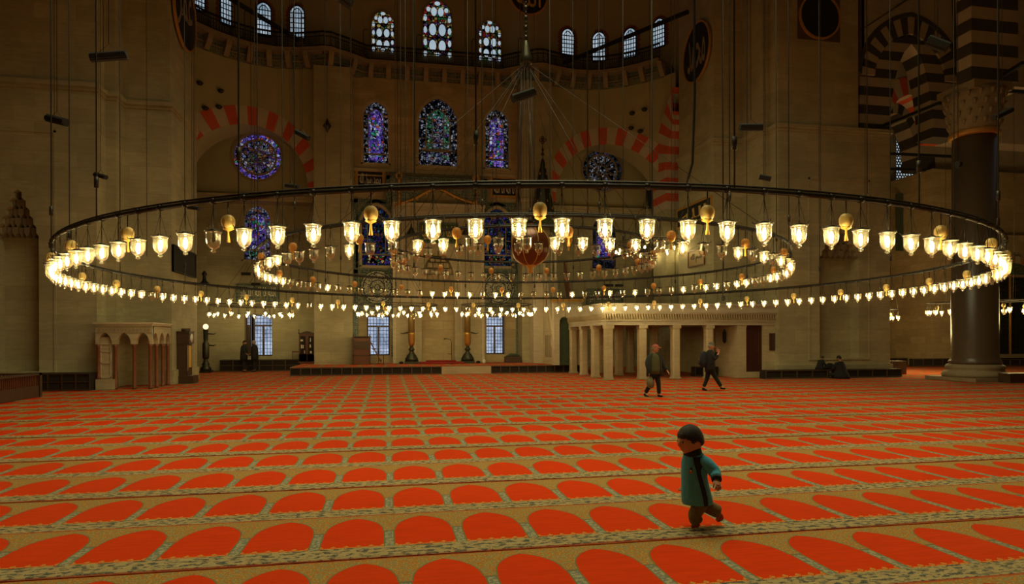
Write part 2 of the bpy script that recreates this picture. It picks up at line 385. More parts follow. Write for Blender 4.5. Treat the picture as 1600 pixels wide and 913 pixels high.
def script(name, text, mat, parent, loc, w, h, rot=(pi / 2, 0, 0), depth=.012, shape=True, off=.0):
    cu = bpy.data.curves.new(name, 'FONT'); cu.body = shape_ar(text) if shape else text; cu.extrude = depth; cu.offset = off
    o = bpy.data.objects.new(name, cu); COL.objects.link(o)
    bpy.context.view_layer.update()
    me = bpy.data.meshes.new_from_object(o.evaluated_get(bpy.context.evaluated_depsgraph_get()))
    COL.objects.unlink(o); bpy.data.objects.remove(o)
    if not len(me.vertices): print('EMPTY TEXT', text); return None
    xs = [v.co.x for v in me.vertices]; ys = [v.co.y for v in me.vertices]
    cx, cy = (min(xs) + max(xs)) / 2, (min(ys) + max(ys)) / 2; sx = w / (max(xs) - min(xs)); sy = h / (max(ys) - min(ys))
    for v in me.vertices: v.co.x = (v.co.x - cx) * sx; v.co.y = (v.co.y - cy) * sy
    me.materials.clear(); me.materials.append(M[mat]); me.name = name
    o = bpy.data.objects.new(name, me); COL.objects.link(o); o.location = loc; o.rotation_euler = rot
    if parent: o.parent = parent
    return o
# ================================================================== THE SETTING
AX = 2.65                       # x of the axis through the mihrab
m = MB(); m.box(-26, 46, -9, 42, -.35, -.035); struct('floor', m, 'marble')
m = MB(); m.box(-26, 46, -9, 42, 26, 26.4); struct('ceiling', m, 'plaster')
m = MB(); m.box(-26.4, -26, -9, 42, -.3, 26); struct('wall_left', m, 'stone')
m = MB(); m.box(46, 46.4, -9, 42, -.3, 26); struct('wall_right', m, 'stone')
m = MB(); m.box(-26, 46, -9.4, -9, -.3, 26); struct('wall_back', m, 'stone')
def wall_holes(m, x0, x1, z0, z1, holes, yf, yb, mi=0):
    """frontal wall from yf to yb with pointed holes (cx, hw, zb, zs, rise) or round ones (cx, r, zc)"""
    cur = x0
    for h in sorted(holes):
        cx, hw = h[0], h[1]
        if cur < cx - hw: m.box(cur, cx - hw, yf, yb, z0, z1, mi)
        if len(h) == 3:
            N = 16; up = [(cx - hw * cos(pi * i / N), h[2] + hw * sin(pi * i / N)) for i in range(N + 1)]
            lo = [(cx - hw * cos(pi * i / N), h[2] - hw * sin(pi * i / N)) for i in range(N + 1)]
            for a, c in zip(lo, lo[1:]): m.panel([(a[0], z0), (c[0], z0), c, a], yf, yb, mi)
        else:
            up = arch_pts(cx, h[2], h[3], hw, h[4], 8)[1:-1]
            if h[2] > z0: m.box(cx - hw, cx + hw, yf, yb, z0, h[2], mi)
        for a, c in zip(up, up[1:]): m.panel([a, c, (c[0], z1), (a[0], z1)], yf, yb, mi)
        cur = cx + hw
    if cur < x1: m.box(cur, x1, yf, yb, z0, z1, mi)
# --- centre of the qibla wall
CYW = 36.6
xl1, xl2 = X(491, 35.3), X(551, 35.3); xr2, xr1 = X(816, 35.3), 2 * AX - xl1
def win(px0, px1, pt, pb, y, shoulder=.30):   # window given by its left, right, top and bottom pixels on plane y
    a, c = X(px0, y), X(px1, y); cx = (a + c) / 2; zt, zb = Z(pt, cx, y), Z(pb, cx, y); r = (c - a) * .62
    return (cx, (c - a) / 2, zb, zt - r, r)
UW = [win(569, 607, 159, 255, CYW), win(655, 715, 154, 259, CYW), win(759, 795, 171, 263, CYW)]
TW = [win(566, 611, 322, 415, CYW), win(756, 799, 326, 416, CYW)]
LW = []
for a, c, t, bt in ((573, 609, 494, 556), (760, 789, 494, 554)):
    x0, x1 = X(a, CYW), X(c, CYW); LW.append(((x0 + x1) / 2, (x1 - x0) / 2, Z(bt, x0, CYW), Z(t, x0, CYW)))
nx = X(684, CYW)
m = MB()
wall_holes(m, xl2, xr2 + .2, 10.95, 16.0, UW, CYW, CYW + .7)
wall_holes(m, xl2, xr2 + .2, 5.2, 10.95, TW, CYW, CYW + .7)
zl = LW[0][3]
cur = xl2
for (cx, hw, zb, zt) in LW:
    m.box(cur, cx - hw, CYW, CYW + .7, 0, 5.2); m.box(cx - hw, cx + hw, CYW, CYW + .7, 0, zb); m.box(cx - hw, cx + hw, CYW, CYW + .7, zt, 5.2); cur = cx + hw
m.box(cur, xr2 + .2, CYW, CYW + .7, 0, 5.2)
struct('wall_front', m, 'warm_stone')
m = MB()
for (a, c) in ((xl1, xl2), (xr2, xr1)): m.box(a, c, 35.3, 38.4, 0, 15.95)
struct('wall_front_piers', m, 'stone')
# --- the two side bays with the red and white arches
def gy(x):                      # plan curve of the side bays and gallery front
    q = abs(x - AX); P = [(0, 36.8), (3.85, 36.8), (5.7, 35.5), (6.4, 35.8), (7.2, 36.02), (8.3, 36.1), (9.5, 35.85), (10.6, 35.2), (11.5, 34.4), (12.2, 33.5), (14, 31.0)]
    for (a, ya), (c, yc) in zip(P, P[1:]):
        if q <= c: return ya + (yc - ya) * (q - a) / (c - a)
    return P[-1][1]
ARZ, ARH, ARR, ARI, ARIR = 9.45, 3.45, 4.3, 2.75, 3.35
def side_bay(sg, nm):
    cx = AX + sg * 9.45; e0 = AX + sg * 5.65; e1 = AX + sg * 12.6
    m = MB(); N = 60
    xs = [e0 + (e1 - e0) * i / N for i in range(N + 1)]
    def top(x):
        q = abs(x - cx) / ARI
        return ARZ if q >= 1 else ARZ + ARIR * sqrt(1 - q ** 2.0) * (1 - .04 * q)
    for a, c in zip(xs, xs[1:]):
        za, zc = top(a), top(c)
        if abs((a + c) / 2 - cx) > ARI: za = zc = ARZ
        ya, yc = gy(a), gy(c)
        m.add([(a, ya, za), (c, yc, zc), (c, yc, 16), (a, ya, 16), (a, ya + 1.6, za), (c, yc + 1.6, zc)], [(0, 1, 2, 3), (0, 4, 5, 1)], 0, False)
    struct('wall_front_' + nm + '_bay', m, 'plaster')
    m = MB()                    # voussoirs, alternating
    nv = 21
    for i in range(nv):
        sub = []
        for k in range(4):
            t = pi * (i + k / 3) / nv; pin = (cx - cos(t) * (ARI - .0), ARZ + ARIR * sin(t)); po = (cx - cos(t) * ARH, ARZ + ARR * sin(t)); sub.append((pin, po))
        for (a, b_), (c, d) in zip(sub, sub[1:]):
            pts = [a, b_, d, c]; vs = [(x, gy(x) - .03, z) for x, z in pts] + [(x, gy(x) + (.55 if j in (0, 3) else .02), z) for j, (x, z) in enumerate(pts)]
            m.add(vs, [(0, 1, 2, 3), (0, 3, 7, 4), (1, 5, 6, 2), (0, 4, 5, 1), (3, 2, 6, 7)], i % 2)
    o = m.build('red_and_white_arch', ['red_paint', 'white_paint']); o['kind'] = 'structure'; o.name = 'trim_arch_' + nm
    # tympanum with the round window, lower wall with two windows
    yt = 37.1
    rx = X(403, yt) if sg < 0 else X(942, yt); rz = Z(245, rx, yt) if sg < 0 else Z(266, rx, yt)
    a, c = sorted((e0, e1)); m = MB(); wall_holes(m, a, c, 9.2, 14.2, [(rx, 1.27, rz)], yt, yt + .6); struct('wall_front_' + nm + '_tympanum', m, 'plaster')
    return rx, rz
RL = side_bay(-1, 'left'); RR = side_bay(1, 'right')
YLW = 37.9
lw = win(382, 423, 322, 406, YLW); rw = win(926, 962, 338, 420, YLW)
m = MB()
x0, x1 = X(392, YLW), X(425, YLW); lz = (Z(557, x0, YLW), Z(492, x0, YLW))
wall_holes(m, -10.5, xl1 + .2, 5.0, 9.45, [lw], YLW, YLW + .7)
m.box(-10.5, X(382, YLW), YLW, YLW + .7, 0, 5.0); m.box(x1, xl1 + .2, YLW, YLW + .7, 0, 5.0)
m.box(X(382, YLW), x1, YLW, YLW + .7, 0, lz[0]); m.box(X(382, YLW), x1, YLW, YLW + .7, lz[1], 5.0)
struct('wall_front_left', m, 'stone')
m = MB(); wall_holes(m, xr1 - .2, 16, 0, 9.45, [rw], YLW, YLW + .7); struct('wall_front_right', m, 'stone')
m = MB()
for a, c in ((-10.5, xl1 + .05), (xr1 - .05, 15.5)): m.box(a, c, 36.75, 38.2, 9.25, 9.42); m.box(a, c, 36.85, 38.2, 9.1, 9.25)
m.box(xl1 - .03, xl2 + .03, 35.22, 36.7, 9.25, 9.42); m.box(xr2 - .03, xr1 + .03, 35.22, 36.7, 9.25, 9.42)
m.box(xl2, xr2, CYW - .10, CYW + .05, 10.85, 11.02); m.box(xl2, xr2, CYW - .05, CYW + .05, 10.6, 10.68)
struct('trim_1', m, 'pale_stone')
# drum wall behind the gallery, follows the gallery plan one metre further out
def path(back=0.0, q0=-12.2, q1=12.2, n=96):
    pts = []
    for i in range(n + 1):
        q = q0 + (q1 - q0) * i / n; x = AX + q; e = .02
        dy = gy(x + e) - gy(x - e); nrm = Vector((dy, -2 * e, 0)).normalized()     # towards the room
        pts.append((Vector((x, gy(x), 0)) , nrm))
    # fixed corners keep their place; smooth the normals a little
    out = []
    for i, (p, nn) in enumerate(pts):
        a = pts[max(0, i - 2)][1] + pts[min(n, i + 2)][1] + nn; a.normalize(); out.append((p - a * back, a))
    return out
def sweep(m, pth, o0, o1, z0, z1, mi=0):
    vs = []; 
    for p, nn in pth:
        a, c = p + nn * o0, p + nn * o1; vs += [(a.x, a.y, z0), (c.x, c.y, z0), (c.x, c.y, z1), (a.x, a.y, z1)]
    fs = []
    for i in range(len(pth) - 1):
        k = i * 4
        for j in range(4): fs.append((k + j, k + (j + 1) % 4, k + 4 + (j + 1) % 4, k + 4 + j))
    fs += [(0, 1, 2, 3), tuple(len(vs) - 4 + j for j in (3, 2, 1, 0))]
    m.add(vs, fs, mi)
GP = path()
def drum_y(x):
    q = abs(x - AX); P = [(0, 38.1), (4.1, 38.1), (5.9, 36.9), (7.2, 37.25), (8.3, 37.3), (9.5, 37.1), (10.8, 36.5), (12.4, 35.1), (14, 33)]
    for (a, ya), (c, yc) in zip(P, P[1:]):
        if q <= c: return ya + (yc - ya) * (q - a) / (c - a)
    return 33
m = MB(); xs = [AX - 14 + 28 * i / 100 for i in range(101)]
vs = []
for x in xs: vs += [(x, drum_y(x), 15.9), (x, drum_y(x) - (0 if abs(x - AX) < 4 else .0), 22.0), (x, drum_y(x) - 3.0, 26)]
fs = []
for i in range(100):
    k = i * 3; fs += [(k, k + 3, k + 4, k + 1), (k + 1, k + 4, k + 5, k + 2)]
m.add(vs, fs); struct('wall_front_drum', m, 'plaster')
m = MB()
sweep(m, GP, -1.6, .12, 15.93, 16.25, 1); sweep(m, GP, -1.6, .20, 16.25, 16.30, 0); sweep(m, GP, -1.6, .10, 16.30, 16.62, 1); sweep(m, GP, -1.6, .62, 16.62, 16.74, 0); sweep(m, GP, -.3, .70, 16.74, 16.80, 0)
acc = 0; last = GP[0][0]
for p, nn in GP:
    acc += (p - last).length; last = p
    if acc > .98:
        acc = 0; t = Vector((nn.y, -nn.x, 0)) * .13
        q = [p - t, p + t]; vs = []
        for r_ in q:
            for (o_, z_) in ((.05, 15.93), (.22, 15.93), (.55, 16.40), (.60, 16.62), (.05, 16.62)): v = r_ + nn * o_; vs.append((v.x, v.y, z_))
        m.add(vs, [(0, 1, 2, 3, 4), (9, 8, 7, 6, 5)] + [(j, 5 + j, 5 + (j + 1) % 5, (j + 1) % 5) for j in range(5)], 0)
struct('trim_2', m, ['lead_stone', 'tile_blue'])
# iron gallery railing
g = empty('gallery_railing', (AX, 36.8, 16.8)); tag(g, 'black openwork iron railing along the high gallery under the coloured windows', 'railing', None)
def rel(mb, name, mat, par): o = mb.build(name, mat); o.parent = par; o.matrix_parent_inverse = Matrix.Translation(-Vector(par.location)); return o
m = MB(); sweep(m, GP, .50, .56, 17.56, 17.64); sweep(m, GP, .50, .56, 16.86, 16.92); sweep(m, GP, .51, .55, 17.36, 17.40); rel(m, 'rail', 'iron', g)
m = MB(); acc = 0; last = GP[0][0]; k = 0
dense = path(0, -12.2, 12.2, 700)
for p, nn in dense:
    acc += (p - last).length; last = p
    if acc > .10:
        acc = 0; k += 1; c = p + nn * .53; m.box(c.x - .012, c.x + .012, c.y - .012, c.y + .012, 16.8, 17.6)
        t = Vector((nn.y, -nn.x, 0)) * .06
        for zz in (17.02, 17.2): m.bar(c - t + Vector((0, 0, zz - .07)), c + t + Vector((0, 0, zz + .07)), .022)
o = rel(m, 'balusters', 'iron', g); o['kind'] = 'stuff'
acc = 0; last = GP[0][0]
for p, nn in GP:
    acc += (p - last).length; last = p
    if acc > 2.9:
        acc = 0; c = p + nn * .5; m = MB()
        m.tube([(c.x, c.y, 16.8), (c.x, c.y, 18.3), (c.x + .05, c.y, 18.42), (c.x + .22, c.y, 18.4)], .025, 5); rel(m, 'lamp_hook', 'iron', g)
# iron beams across the side bays
for a, c, lb in (((-4.6, 36.5, 17.7), (-8.6, 30.6, 17.7), 'black iron tie beam crossing the upper left gallery windows'), ((10.1, 36.8, 17.7), (14.5, 29.9, 17.7), 'black iron tie beam crossing the upper right gallery windows')):
    m = MB(); m.bar(a, c, .16); tag(m.build('tie_beam', 'iron'), lb, 'tie beam')
# ------------------------------------------------------------------ windows
WN = [0]
def frame_t():
    WN[0] += 1; return 'window_%d' % WN[0]
def stained_window(h, y, mats, cx=None, detail=1, name=None):
    """pointed window: stone surround, lattice of plaster bars and coloured panes"""
    cx, hw, zb, zs, rise = h
    root = empty(frame_t(), (cx, y, zb)); root['kind'] = 'structure'
    def put(mb, nm, mat): o = mb.build(nm, mat); o.location = (-cx, -y, -zb); o.parent = root; return o
    m = MB(); o = arch_pts(cx, zb - .12, zs, hw + .14, rise + .16); i = arch_pts(cx, zb - .02, zs, hw - .0, rise); m.strip(o, i, y - .05, y + .2); m.box(cx - hw - .14, cx + hw + .14, y - .05, y + .2, zb - .14, zb); put(m, 'surround', 'pale_stone')
    yp = y + .14
    m = MB(); m.panel(arch_pts(cx, zb, zs, hw, rise), yp, yp + .03); put(m, 'border_panes', mats[1])
    # field of other colour in front
    b = .20 * hw * 2
    m = MB(); m.panel(arch_pts(cx, zb + b * 2.2, zs - .1, hw - b, rise * .62), yp - .02, yp); put(m, 'field_panes', mats[0])
    m = MB(); m.box(cx - hw + b, cx + hw - b, yp - .02, yp, zb + b * .5, zb + b * 1.7); put(m, 'foot_panes', mats[2])
    m = MB(); s = .022
    m.strip(arch_pts(cx, zb + b * 2.2 - .04, zs - .1, hw - b + .045, rise * .62 + .05), arch_pts(cx, zb + b * 2.2, zs - .1, hw - b, rise * .62), yp - .05, yp - .02)
    m.box(cx - hw, cx + hw, yp - .05, yp - .02, zb + b * 1.85, zb + b * 2.1)
    zz = zs + rise * .12
    m.box(cx - hw, cx - hw + b, yp - .05, yp - .02, zz, zz + .05); m.box(cx + hw - b, cx + hw, yp - .05, yp - .02, zz, zz + .05)
    for q in (.33, .62):
        zq = zb + (zs - zb) * q
        for sgn in (-1, 1): m.box(cx + sgn * (hw - b / 2) - b / 2, cx + sgn * (hw - b / 2) + b / 2, yp - .05, yp - .02, zq, zq + .05)
    if detail > 1:
        for q in (-.2, .2): m.box(cx + q * hw * 1.5 - .025, cx + q * hw * 1.5 + .025, yp - .05, yp - .02, zb + b * 2.2, zs + rise * .3)
        for q in (.38, .52):
            zq = zb + (zs - zb) * q; m.box(cx - hw + b, cx + hw - b, yp - .05, yp - .02, zq, zq + .05)
    put(m, 'tracery', 'lead_stone'); return root
def extra(root, mb, nm, mat):
    o = mb.build(nm, mat); o.location = tuple(-v for v in root.location); o.parent = root; return o
w1 = stained_window(UW[0], CYW, ('glass_blue', 'glass_white', 'glass_blue')); w3 = stained_window(UW[2], CYW, ('glass_blue', 'glass_white', 'glass_blue'))
w2 = stained_window(UW[1], CYW, ('glass_green', 'glass_white', 'glass_mixed'), detail=2)
cx, hw, zb, zs, rise = UW[1]; m = MB(); m.box(cx - .28, cx + .28, CYW + .105, CYW + .12, zb + 1.0, zs + .25); m.box(cx - .62, cx - .32, CYW + .105, CYW + .12, zb + 1.62, zb + 1.95); m.box(cx + .32, cx + .62, CYW + .105, CYW + .12, zb + 1.62, zb + 1.95); extra(w2, m, 'blue_panes', 'glass_mixed')
for h in TW: stained_window(h, CYW, ('glass_tile', 'glass_tile', 'glass_jewel'))
stained_window(lw, YLW, ('glass_blue', 'glass_mixed', 'glass_green')); stained_window(rw, YLW, ('glass_blue', 'glass_dim', 'glass_dim'))
for (rx, rz), outer in ((RL, 'glass_blue'), (RR, 'glass_mixed')):      # round windows
    root = empty(frame_t(), (rx, 37.1, rz)); root['kind'] = 'structure'
    def ringp(r0, n=40): return [(rx + r0 * cos(2 * pi * i / n), rz + r0 * sin(2 * pi * i / n)) for i in range(n)]
    m = MB(); m.panel(ringp(1.27), 37.28, 37.3); extra(root, m, 'border_panes', outer if outer == 'glass_blue' else 'glass_dim')
    m = MB(); m.panel(ringp(.92), 37.24, 37.28); extra(root, m, 'star_panes', 'glass_mixed' if outer == 'glass_blue' else 'glass_white')
    m = MB(); m.strip(ringp(.98), ringp(.88), 37.20, 37.3, close=True); m.strip(ringp(1.34), ringp(1.22), 37.04, 37.3, close=True); m.strip(ringp(.30), ringp(.26), 37.21, 37.25, close=True)
    for i in range(12):
        t = 2 * pi * i / 12; m.bar((rx + .95 * cos(t), 37.24, rz + .95 * sin(t)), (rx + 1.25 * cos(t), 37.24, rz + 1.25 * sin(t)), .05)
        m.bar((rx + .28 * cos(t), 37.23, rz + .28 * sin(t)), (rx + .9 * cos(t + .26), 37.23, rz + .9 * sin(t + .26)), .03); m.bar((rx + .28 * cos(t), 37.23, rz + .28 * sin(t)), (rx + .9 * cos(t - .26), 37.23, rz + .9 * sin(t - .26)), .03)
    extra(root, m, 'tracery', 'lead_stone')
    if outer == 'glass_blue':
        m = MB(); m.panel([(rx + .24 * cos(2 * pi * i / 16), rz + .24 * sin(2 * pi * i / 16)) for i in range(16)], 37.22, 37.24); extra(root, m, 'centre_pane', 'glass_jewel')
# low windows with iron grilles
def grille_window(x0, x1, z0, z1, y, light=True, splits=1):
    root = empty(frame_t(), ((x0 + x1) / 2, y, z0)); root['kind'] = 'structure'
    m = MB(); m.box(x0, x1, y + .50, y + .53, z0, z1); extra(root, m, 'pane', 'pane_garden')
    m = MB()
    for a, c in ((x0, x0 + .07), (x1 - .07, x1)): m.box(a, c, y + .40, y + .5, z0, z1)
    m.box(x0, x1, y + .40, y + .5, z0, z0 + .07); m.box(x0, x1, y + .40, y + .5, z1 - .05, z1); zt = z0 + (z1 - z0) * .72
    m.box(x0, x1, y + .38, y + .5, zt, zt + .09); xm = (x0 + x1) / 2; m.box(xm - .05, xm + .05, y + .38, y + .5, z0, zt); extra(root, m, 'frame', 'dark_wood')
    m = MB(); n = max(4, int((x1 - x0) / .17))
    for i in range(1, n): xx = x0 + (x1 - x0) * i / n; m.box(xx - .012, xx + .012, y + .46, y + .49, z0, z1)
    nz = int((z1 - z0) / .19)
    for i in range(1, nz): zz = z0 + (z1 - z0) * i / nz; m.box(x0, x1, y + .46, y + .49, zz - .012, zz + .012)
    extra(root, m, 'grille', 'iron'); return root
for (cx, hw, zb, zt) in LW: grille_window(cx - hw, cx + hw, zb, zt, CYW)
grille_window(X(394, YLW), X(425, YLW), lz[0], lz[1], YLW)
r_ = grille_window(X(382, YLW), X(390, YLW), lz[0], lz[1], YLW)
# upper centre windows with oval panes, gallery windows with white leaded panes
def oval(m, cx, cz, rx, rz, y0, y1, mi=0, n=14): m.panel([(cx + rx * cos(2 * pi * i / n), cz + rz * sin(2 * pi * i / n)) for i in range(n)], y0, y1, mi)
def oval_window(px0, px1, pt, pb, y):
    a, c = X(px0, y), X(px1, y); cx = (a + c) / 2; hw = (c - a) / 2; zt, zb = Z(pt, cx, y), Z(pb, cx, y); r = hw * 1.15; zs = zt - r; H = zs - zb
    root = empty(frame_t(), (cx, y, zb)); root['kind'] = 'structure'
    m = MB(); m.strip(arch_pts(cx, zb - .05, zs, hw + .08, r + .08), arch_pts(cx, zb, zs, hw, r), y - .05, y + .06); extra(root, m, 'surround', 'lead_stone')
    m = MB(); m.panel(arch_pts(cx, zb, zs, hw, r), y - .02, y + .02); extra(root, m, 'jewel_panes', 'glass_jewel')
    m = MB(); w = hw
    for row in (.24, .66):
        for s_ in (-1, 1): oval(m, cx + s_ * w * .33, zb + H * row, w * .245, H * .155, y - .05, y - .03, 0)
    for s_ in (-1, 1):
        for row in (.02, .30, .62, .93): oval(m, cx + s_ * w * .84, zb + H * row + .05, w * .12, H * .085, y - .05, y - .03, 0)
        oval(m, cx + s_ * w * .62, zs + r * .42, w * .14, r * .14, y - .05, y - .03, 0)
        oval(m, cx + s_ * w * .24, zs + r * .30, w * .20, r * .26, y - .05, y - .03, 0)
    oval(m, cx, zb + .06, w * .2, .09, y - .05, y - .03, 0); oval(m, cx, zs + r * .80, w * .20, r * .12, y - .05, y - .03, 0)
    extra(root, m, 'oval_panes', 'pane_sky')
    m = MB()
    for row in (.24, .66):
        for s_ in (-1, 1):
            n = 16; q = [(cx + s_ * w * .33 + w * .29 * cos(2 * pi * i / n), zb + H * row + H * .185 * sin(2 * pi * i / n)) for i in range(n)]; q2 = [(cx + s_ * w * .33 + w * .245 * cos(2 * pi * i / n), zb + H * row + H * .155 * sin(2 * pi * i / n)) for i in range(n)]
            m.strip(q, q2, y - .06, y - .02, close=True)
    m.box(cx - .02, cx + .02, y - .06, y - .02, zb, zs); m.box(cx - hw, cx + hw, y - .06, y - .02, zb + H * .45 - .02, zb + H * .45 + .02); m.box(cx - hw, cx + hw, y - .06, y - .02, zs - .04, zs)
    for s_ in (-1, 1): m.box(cx + s_ * w * .68 - .015, cx + s_ * w * .68 + .015, y - .06, y - .02, zb, zs)
    extra(root, m, 'leading', 'iron')
oval_window(582, 617, 18, 80, 38.0); oval_window(662, 707, 1, 87, 38.0); oval_window(749, 784, 32, 94, 38.0)
def ray_drum(px):
    lo, hi = -14.0, 14.0; best = None
    for i in range(2000):
        x = AX - 13.5 + 27 * i / 2000; y = drum_y(x); d = dep(x, y); p = 800 + F * (x * CY - y * SY) / d
        if best is None or abs(p - px) < best[0]: best = (abs(p - px), x, y)
    x, y = best[1], best[2]; e = .05; ang = atan2(drum_y(x + e) - drum_y(x - e), 2 * e); return x, y, ang
def gallery_window(px, w, pt, pb):
    x, y, ang = ray_drum(px); d = dep(x, y); hw = .36; zt, zb = Z(pt, x, y), Z(pb, x, y); r = hw * 1.1; zs = zt - zb - r
    root = empty(frame_t(), (x, y, zb), ang); root['kind'] = 'structure'
    m = MB(); m.panel(arch_pts(0, 0, zs, hw, r), -.05, -.02); m.build('panes', 'pane_gallery', root)
    m = MB(); m.strip(arch_pts(0, -.03, zs, hw + .05, r + .06), arch_pts(0, 0, zs, hw - .01, r - .01), -.09, 0); m.box(-hw, hw, -.09, 0, -.05, .02)
    m.strip(arch_pts(0, 0, zs, hw - .12, r - .11), arch_pts(0, 0, zs, hw - .165, r - .16), -.07, -.04)
    n = 5
    for i in range(1, n + 1): zz = zs * i / n; m.box(-hw, hw, -.07, -.04, zz - .024, zz + .024)
    for q in (-.07, .07): m.box(q - .018, q + .018, -.07, -.04, 0, zs + r * .8)
    m.build('leading', 'iron', root)
    m = MB(); o = arch_pts(0, 0, zs, hw + .26, r + .26, 14); i_ = arch_pts(0, 0, zs, hw + .10, r + .10, 14)
    # subdivide the straight jambs, then make flame points
    def dens(p):
        q = [(p[0][0], p[0][1] + (p[1][1] - p[0][1]) * k / 10) for k in range(10)] + p[1:-1] + [(p[-1][0], p[-2][1] + (p[-1][1] - p[-2][1]) * k / 10) for k in range(1, 11)]; return q
    o = dens(o); i_ = dens(i_)
    o = [(i_[k][0] + (o[k][0] - i_[k][0]) * (1.0 if k % 2 else .45), i_[k][1] + (o[k][1] - i_[k][1]) * (1.0 if k % 2 else .45)) for k in range(len(o))]
    m.strip(o, i_, -.03, .0); m.build('painted_border', 'painted_flame', root)
for px, w, pt, pb in ((309, 14, -30, 15), (356, 18, -12, 40), (413, 20, 5, 56), (466, 20, 10, 60), (888, 20, 46, 88), (937, 20, 51, 96), (986, 20, 45, 90), (1031, 18, 30, 74)): gallery_window(px, w, pt, pb)
# ------------------------------------------------------------------ the great piers
def chain(x, y, steps):
    P = [(x, y)]
    for k, px in steps:
        if k == 'R': y = YX(px, x)
        else: x = X(px, y)
        P.append((x, y))
    return P
PL = chain(X(150, 25.6), 25.6, (('R', 165), ('F', 181), ('R', 194), ('F', 267), ('R', 306)))
x15 = X(1116, 28.25)
PR = chain(x15, YX(1062, x15), ()) + chain(x15, 28.25, (('F', 1160), ('R', 1193), ('F', 1203), ('R', 1217), ('F', 1388)))
ZC = 10.72
def pier(P, side, nm):
    ZC = 10.72 if side < 0 else 10.95
    def poly(o, last=None):
        if side < 0: q = [(-19.0, 25.6 - o)] + [(x + o, y - o) for x, y in P]; q[-1] = (q[-1][0], P[-1][1]); return q + [(-19.0, P[-1][1])]
        q = [(x - o, y - o) for x, y in P]; q[0] = (q[0][0], P[0][1]); xe = (last if last else P[-1][0]) + o; q[-1] = (xe, q[-1][1]); return q + [(xe, P[0][1])]
    m = MB(); m.prism(poly(0, X(1342, PR[-1][1]) if side > 0 else None), ZC, 26); m.prism(poly(.16), ZC - .08, ZC + .08); m.prism(poly(.10), ZC - .2, ZC - .08)
    # recessed body below, front slab carries the niche
    fy = (25.6 if side < 0 else PR[-1][1]) - .05
    dpt = .55
    body = [(x, y + dpt if abs(y - (fy + .05)) < .01 else y) for x, y in poly(.05)]
    body = [(x, max(y, fy + dpt)) for x, y in body]
    m.prism(body, 0, ZC - .2)
    if side < 0:
        xa, xb = -19.0, P[0][0] + .05; nc = X(28, fy); nh = X(61, fy) - nc; zs = Z(368, nc, fy); za = Z(287, nc, fy); zb = Z(581, nc, fy)
    else:
        xa, xb = P[-2][0] - .05, P[-1][0] + .05; nc = (X(1281, fy) + X(1342, fy)) / 2; nh = (X(1342, fy) - X(1281, fy)) / 2; zs = Z(402, nc, fy); za = Z(366, nc, fy); za = zs + 1.55; zb = Z(560, nc, fy)
    pts = [(nc - nh, zb), (nc - nh, zs)]; steps = 6
    for i in range(steps):
        f = (i + 1) / steps; pts += [(nc - nh * (1 - f ** 1.2), zs + (za - zs) * (i + .35) / steps), (nc - nh * (1 - f ** 1.2), zs + (za - zs) * (i + 1) / steps)]
    up = pts[1:] + [(2 * nc - a, z_) for a, z_ in reversed(pts[1:-1])]
    m.box(xa, nc - nh, fy, fy + dpt, 0, ZC - .2); m.box(nc + nh, xb, fy, fy + dpt, 0, ZC - .2); m.box(nc - nh, nc + nh, fy, fy + dpt, 0, zb)
    for a, c in zip(up, up[1:]):
        if abs(a[0] - c[0]) > 1e-4: m.panel([a, c, (c[0], ZC - .2), (a[0], ZC - .2)], fy, fy + dpt)
    for r in range(5):          # muqarnas cells inside the niche head
        n = 7 - r; z0 = zs + (za - zs) * r / 5.5
        for k in range(n):
            hwc = nh * (1 - (r / 5.6) ** 1.2); cxk = nc - hwc + (k + .5) * 2 * hwc / n; w_ = hwc / n * .9
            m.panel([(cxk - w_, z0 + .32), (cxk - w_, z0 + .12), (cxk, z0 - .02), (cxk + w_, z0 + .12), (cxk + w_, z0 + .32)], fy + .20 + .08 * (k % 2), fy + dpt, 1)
    # raised panel frame around the niche
    fw = nh + .55; zt = za + 1.9
    for a, c in ((nc - fw, nc - fw + .07), (nc + fw - .07, nc + fw)): m.box(a, c, fy - .035, fy + .01, zb, zt)
    m.box(nc - fw, nc + fw, fy - .035, fy + .01, zt - .07, zt); m.box(nc - fw, nc + fw, fy - .035, fy + .01, zb - .07, zb)
    m.prism(poly(.13), 0, .55)
    struct(nm, m, ['stone', 'dark_stone'])
    return nc, nh, zb
pier(PL, -1, 'wall_left_pier'); pier(PR, 1, 'wall_right_pier')
# striped arch between the right pier and the front wall (seen past the pier)
m = MB(); xa = x15 - .35; ycl = PR[0][1] + .03; yi, yo = YX(1041, xa), YX(1021, xa); yc = 29.4; zs = 10.3
def ar(t, h, r): return (yc + h * cos(t), zs + r * sin(t))
nv = 14
for i in range(nv):
    t0, t1 = pi / 2 * i / nv, pi / 2 * (i + 1) / nv
    q = [ar(t0, yi - yc, 3.6), ar(t0, yo - yc, 5.0), ar(t1, yo - yc, 5.0), ar(t1, yi - yc, 3.6)]
    if max(y for y, z_ in q) < ycl + .01: continue
    q = [(max(y, ycl), z_) for y, z_ in q]; vs = [(xa, y, z_) for y, z_ in q] + [(xa + 2.6, y, z_) for y, z_ in q]
    m.add(vs, [(0, 1, 2, 3), (7, 6, 5, 4), (0, 3, 7, 4), (1, 5, 6, 2)], (i + 1) % 2)
n = 4
for i in range(n): z0, z1 = zs - .42 * (i + 1), zs - .42 * i; m.box(xa, xa + 2.6, yi, yo, z0, z1, i % 2)
m.box(xa, xa + 2.6, yi, yo, 0, zs - .42 * n, 2)
struct('trim_side_arch', m, ['red_paint', 'white_paint', 'stone'])
m = MB(); m.box(xa + 2.0, xa + 2.6, yo, 38.2, 0, 24); m.box(x15, xa + 2.6, yo, 38.2, 15.4, 16.0); struct('wall_front_right_return', m, 'plaster')
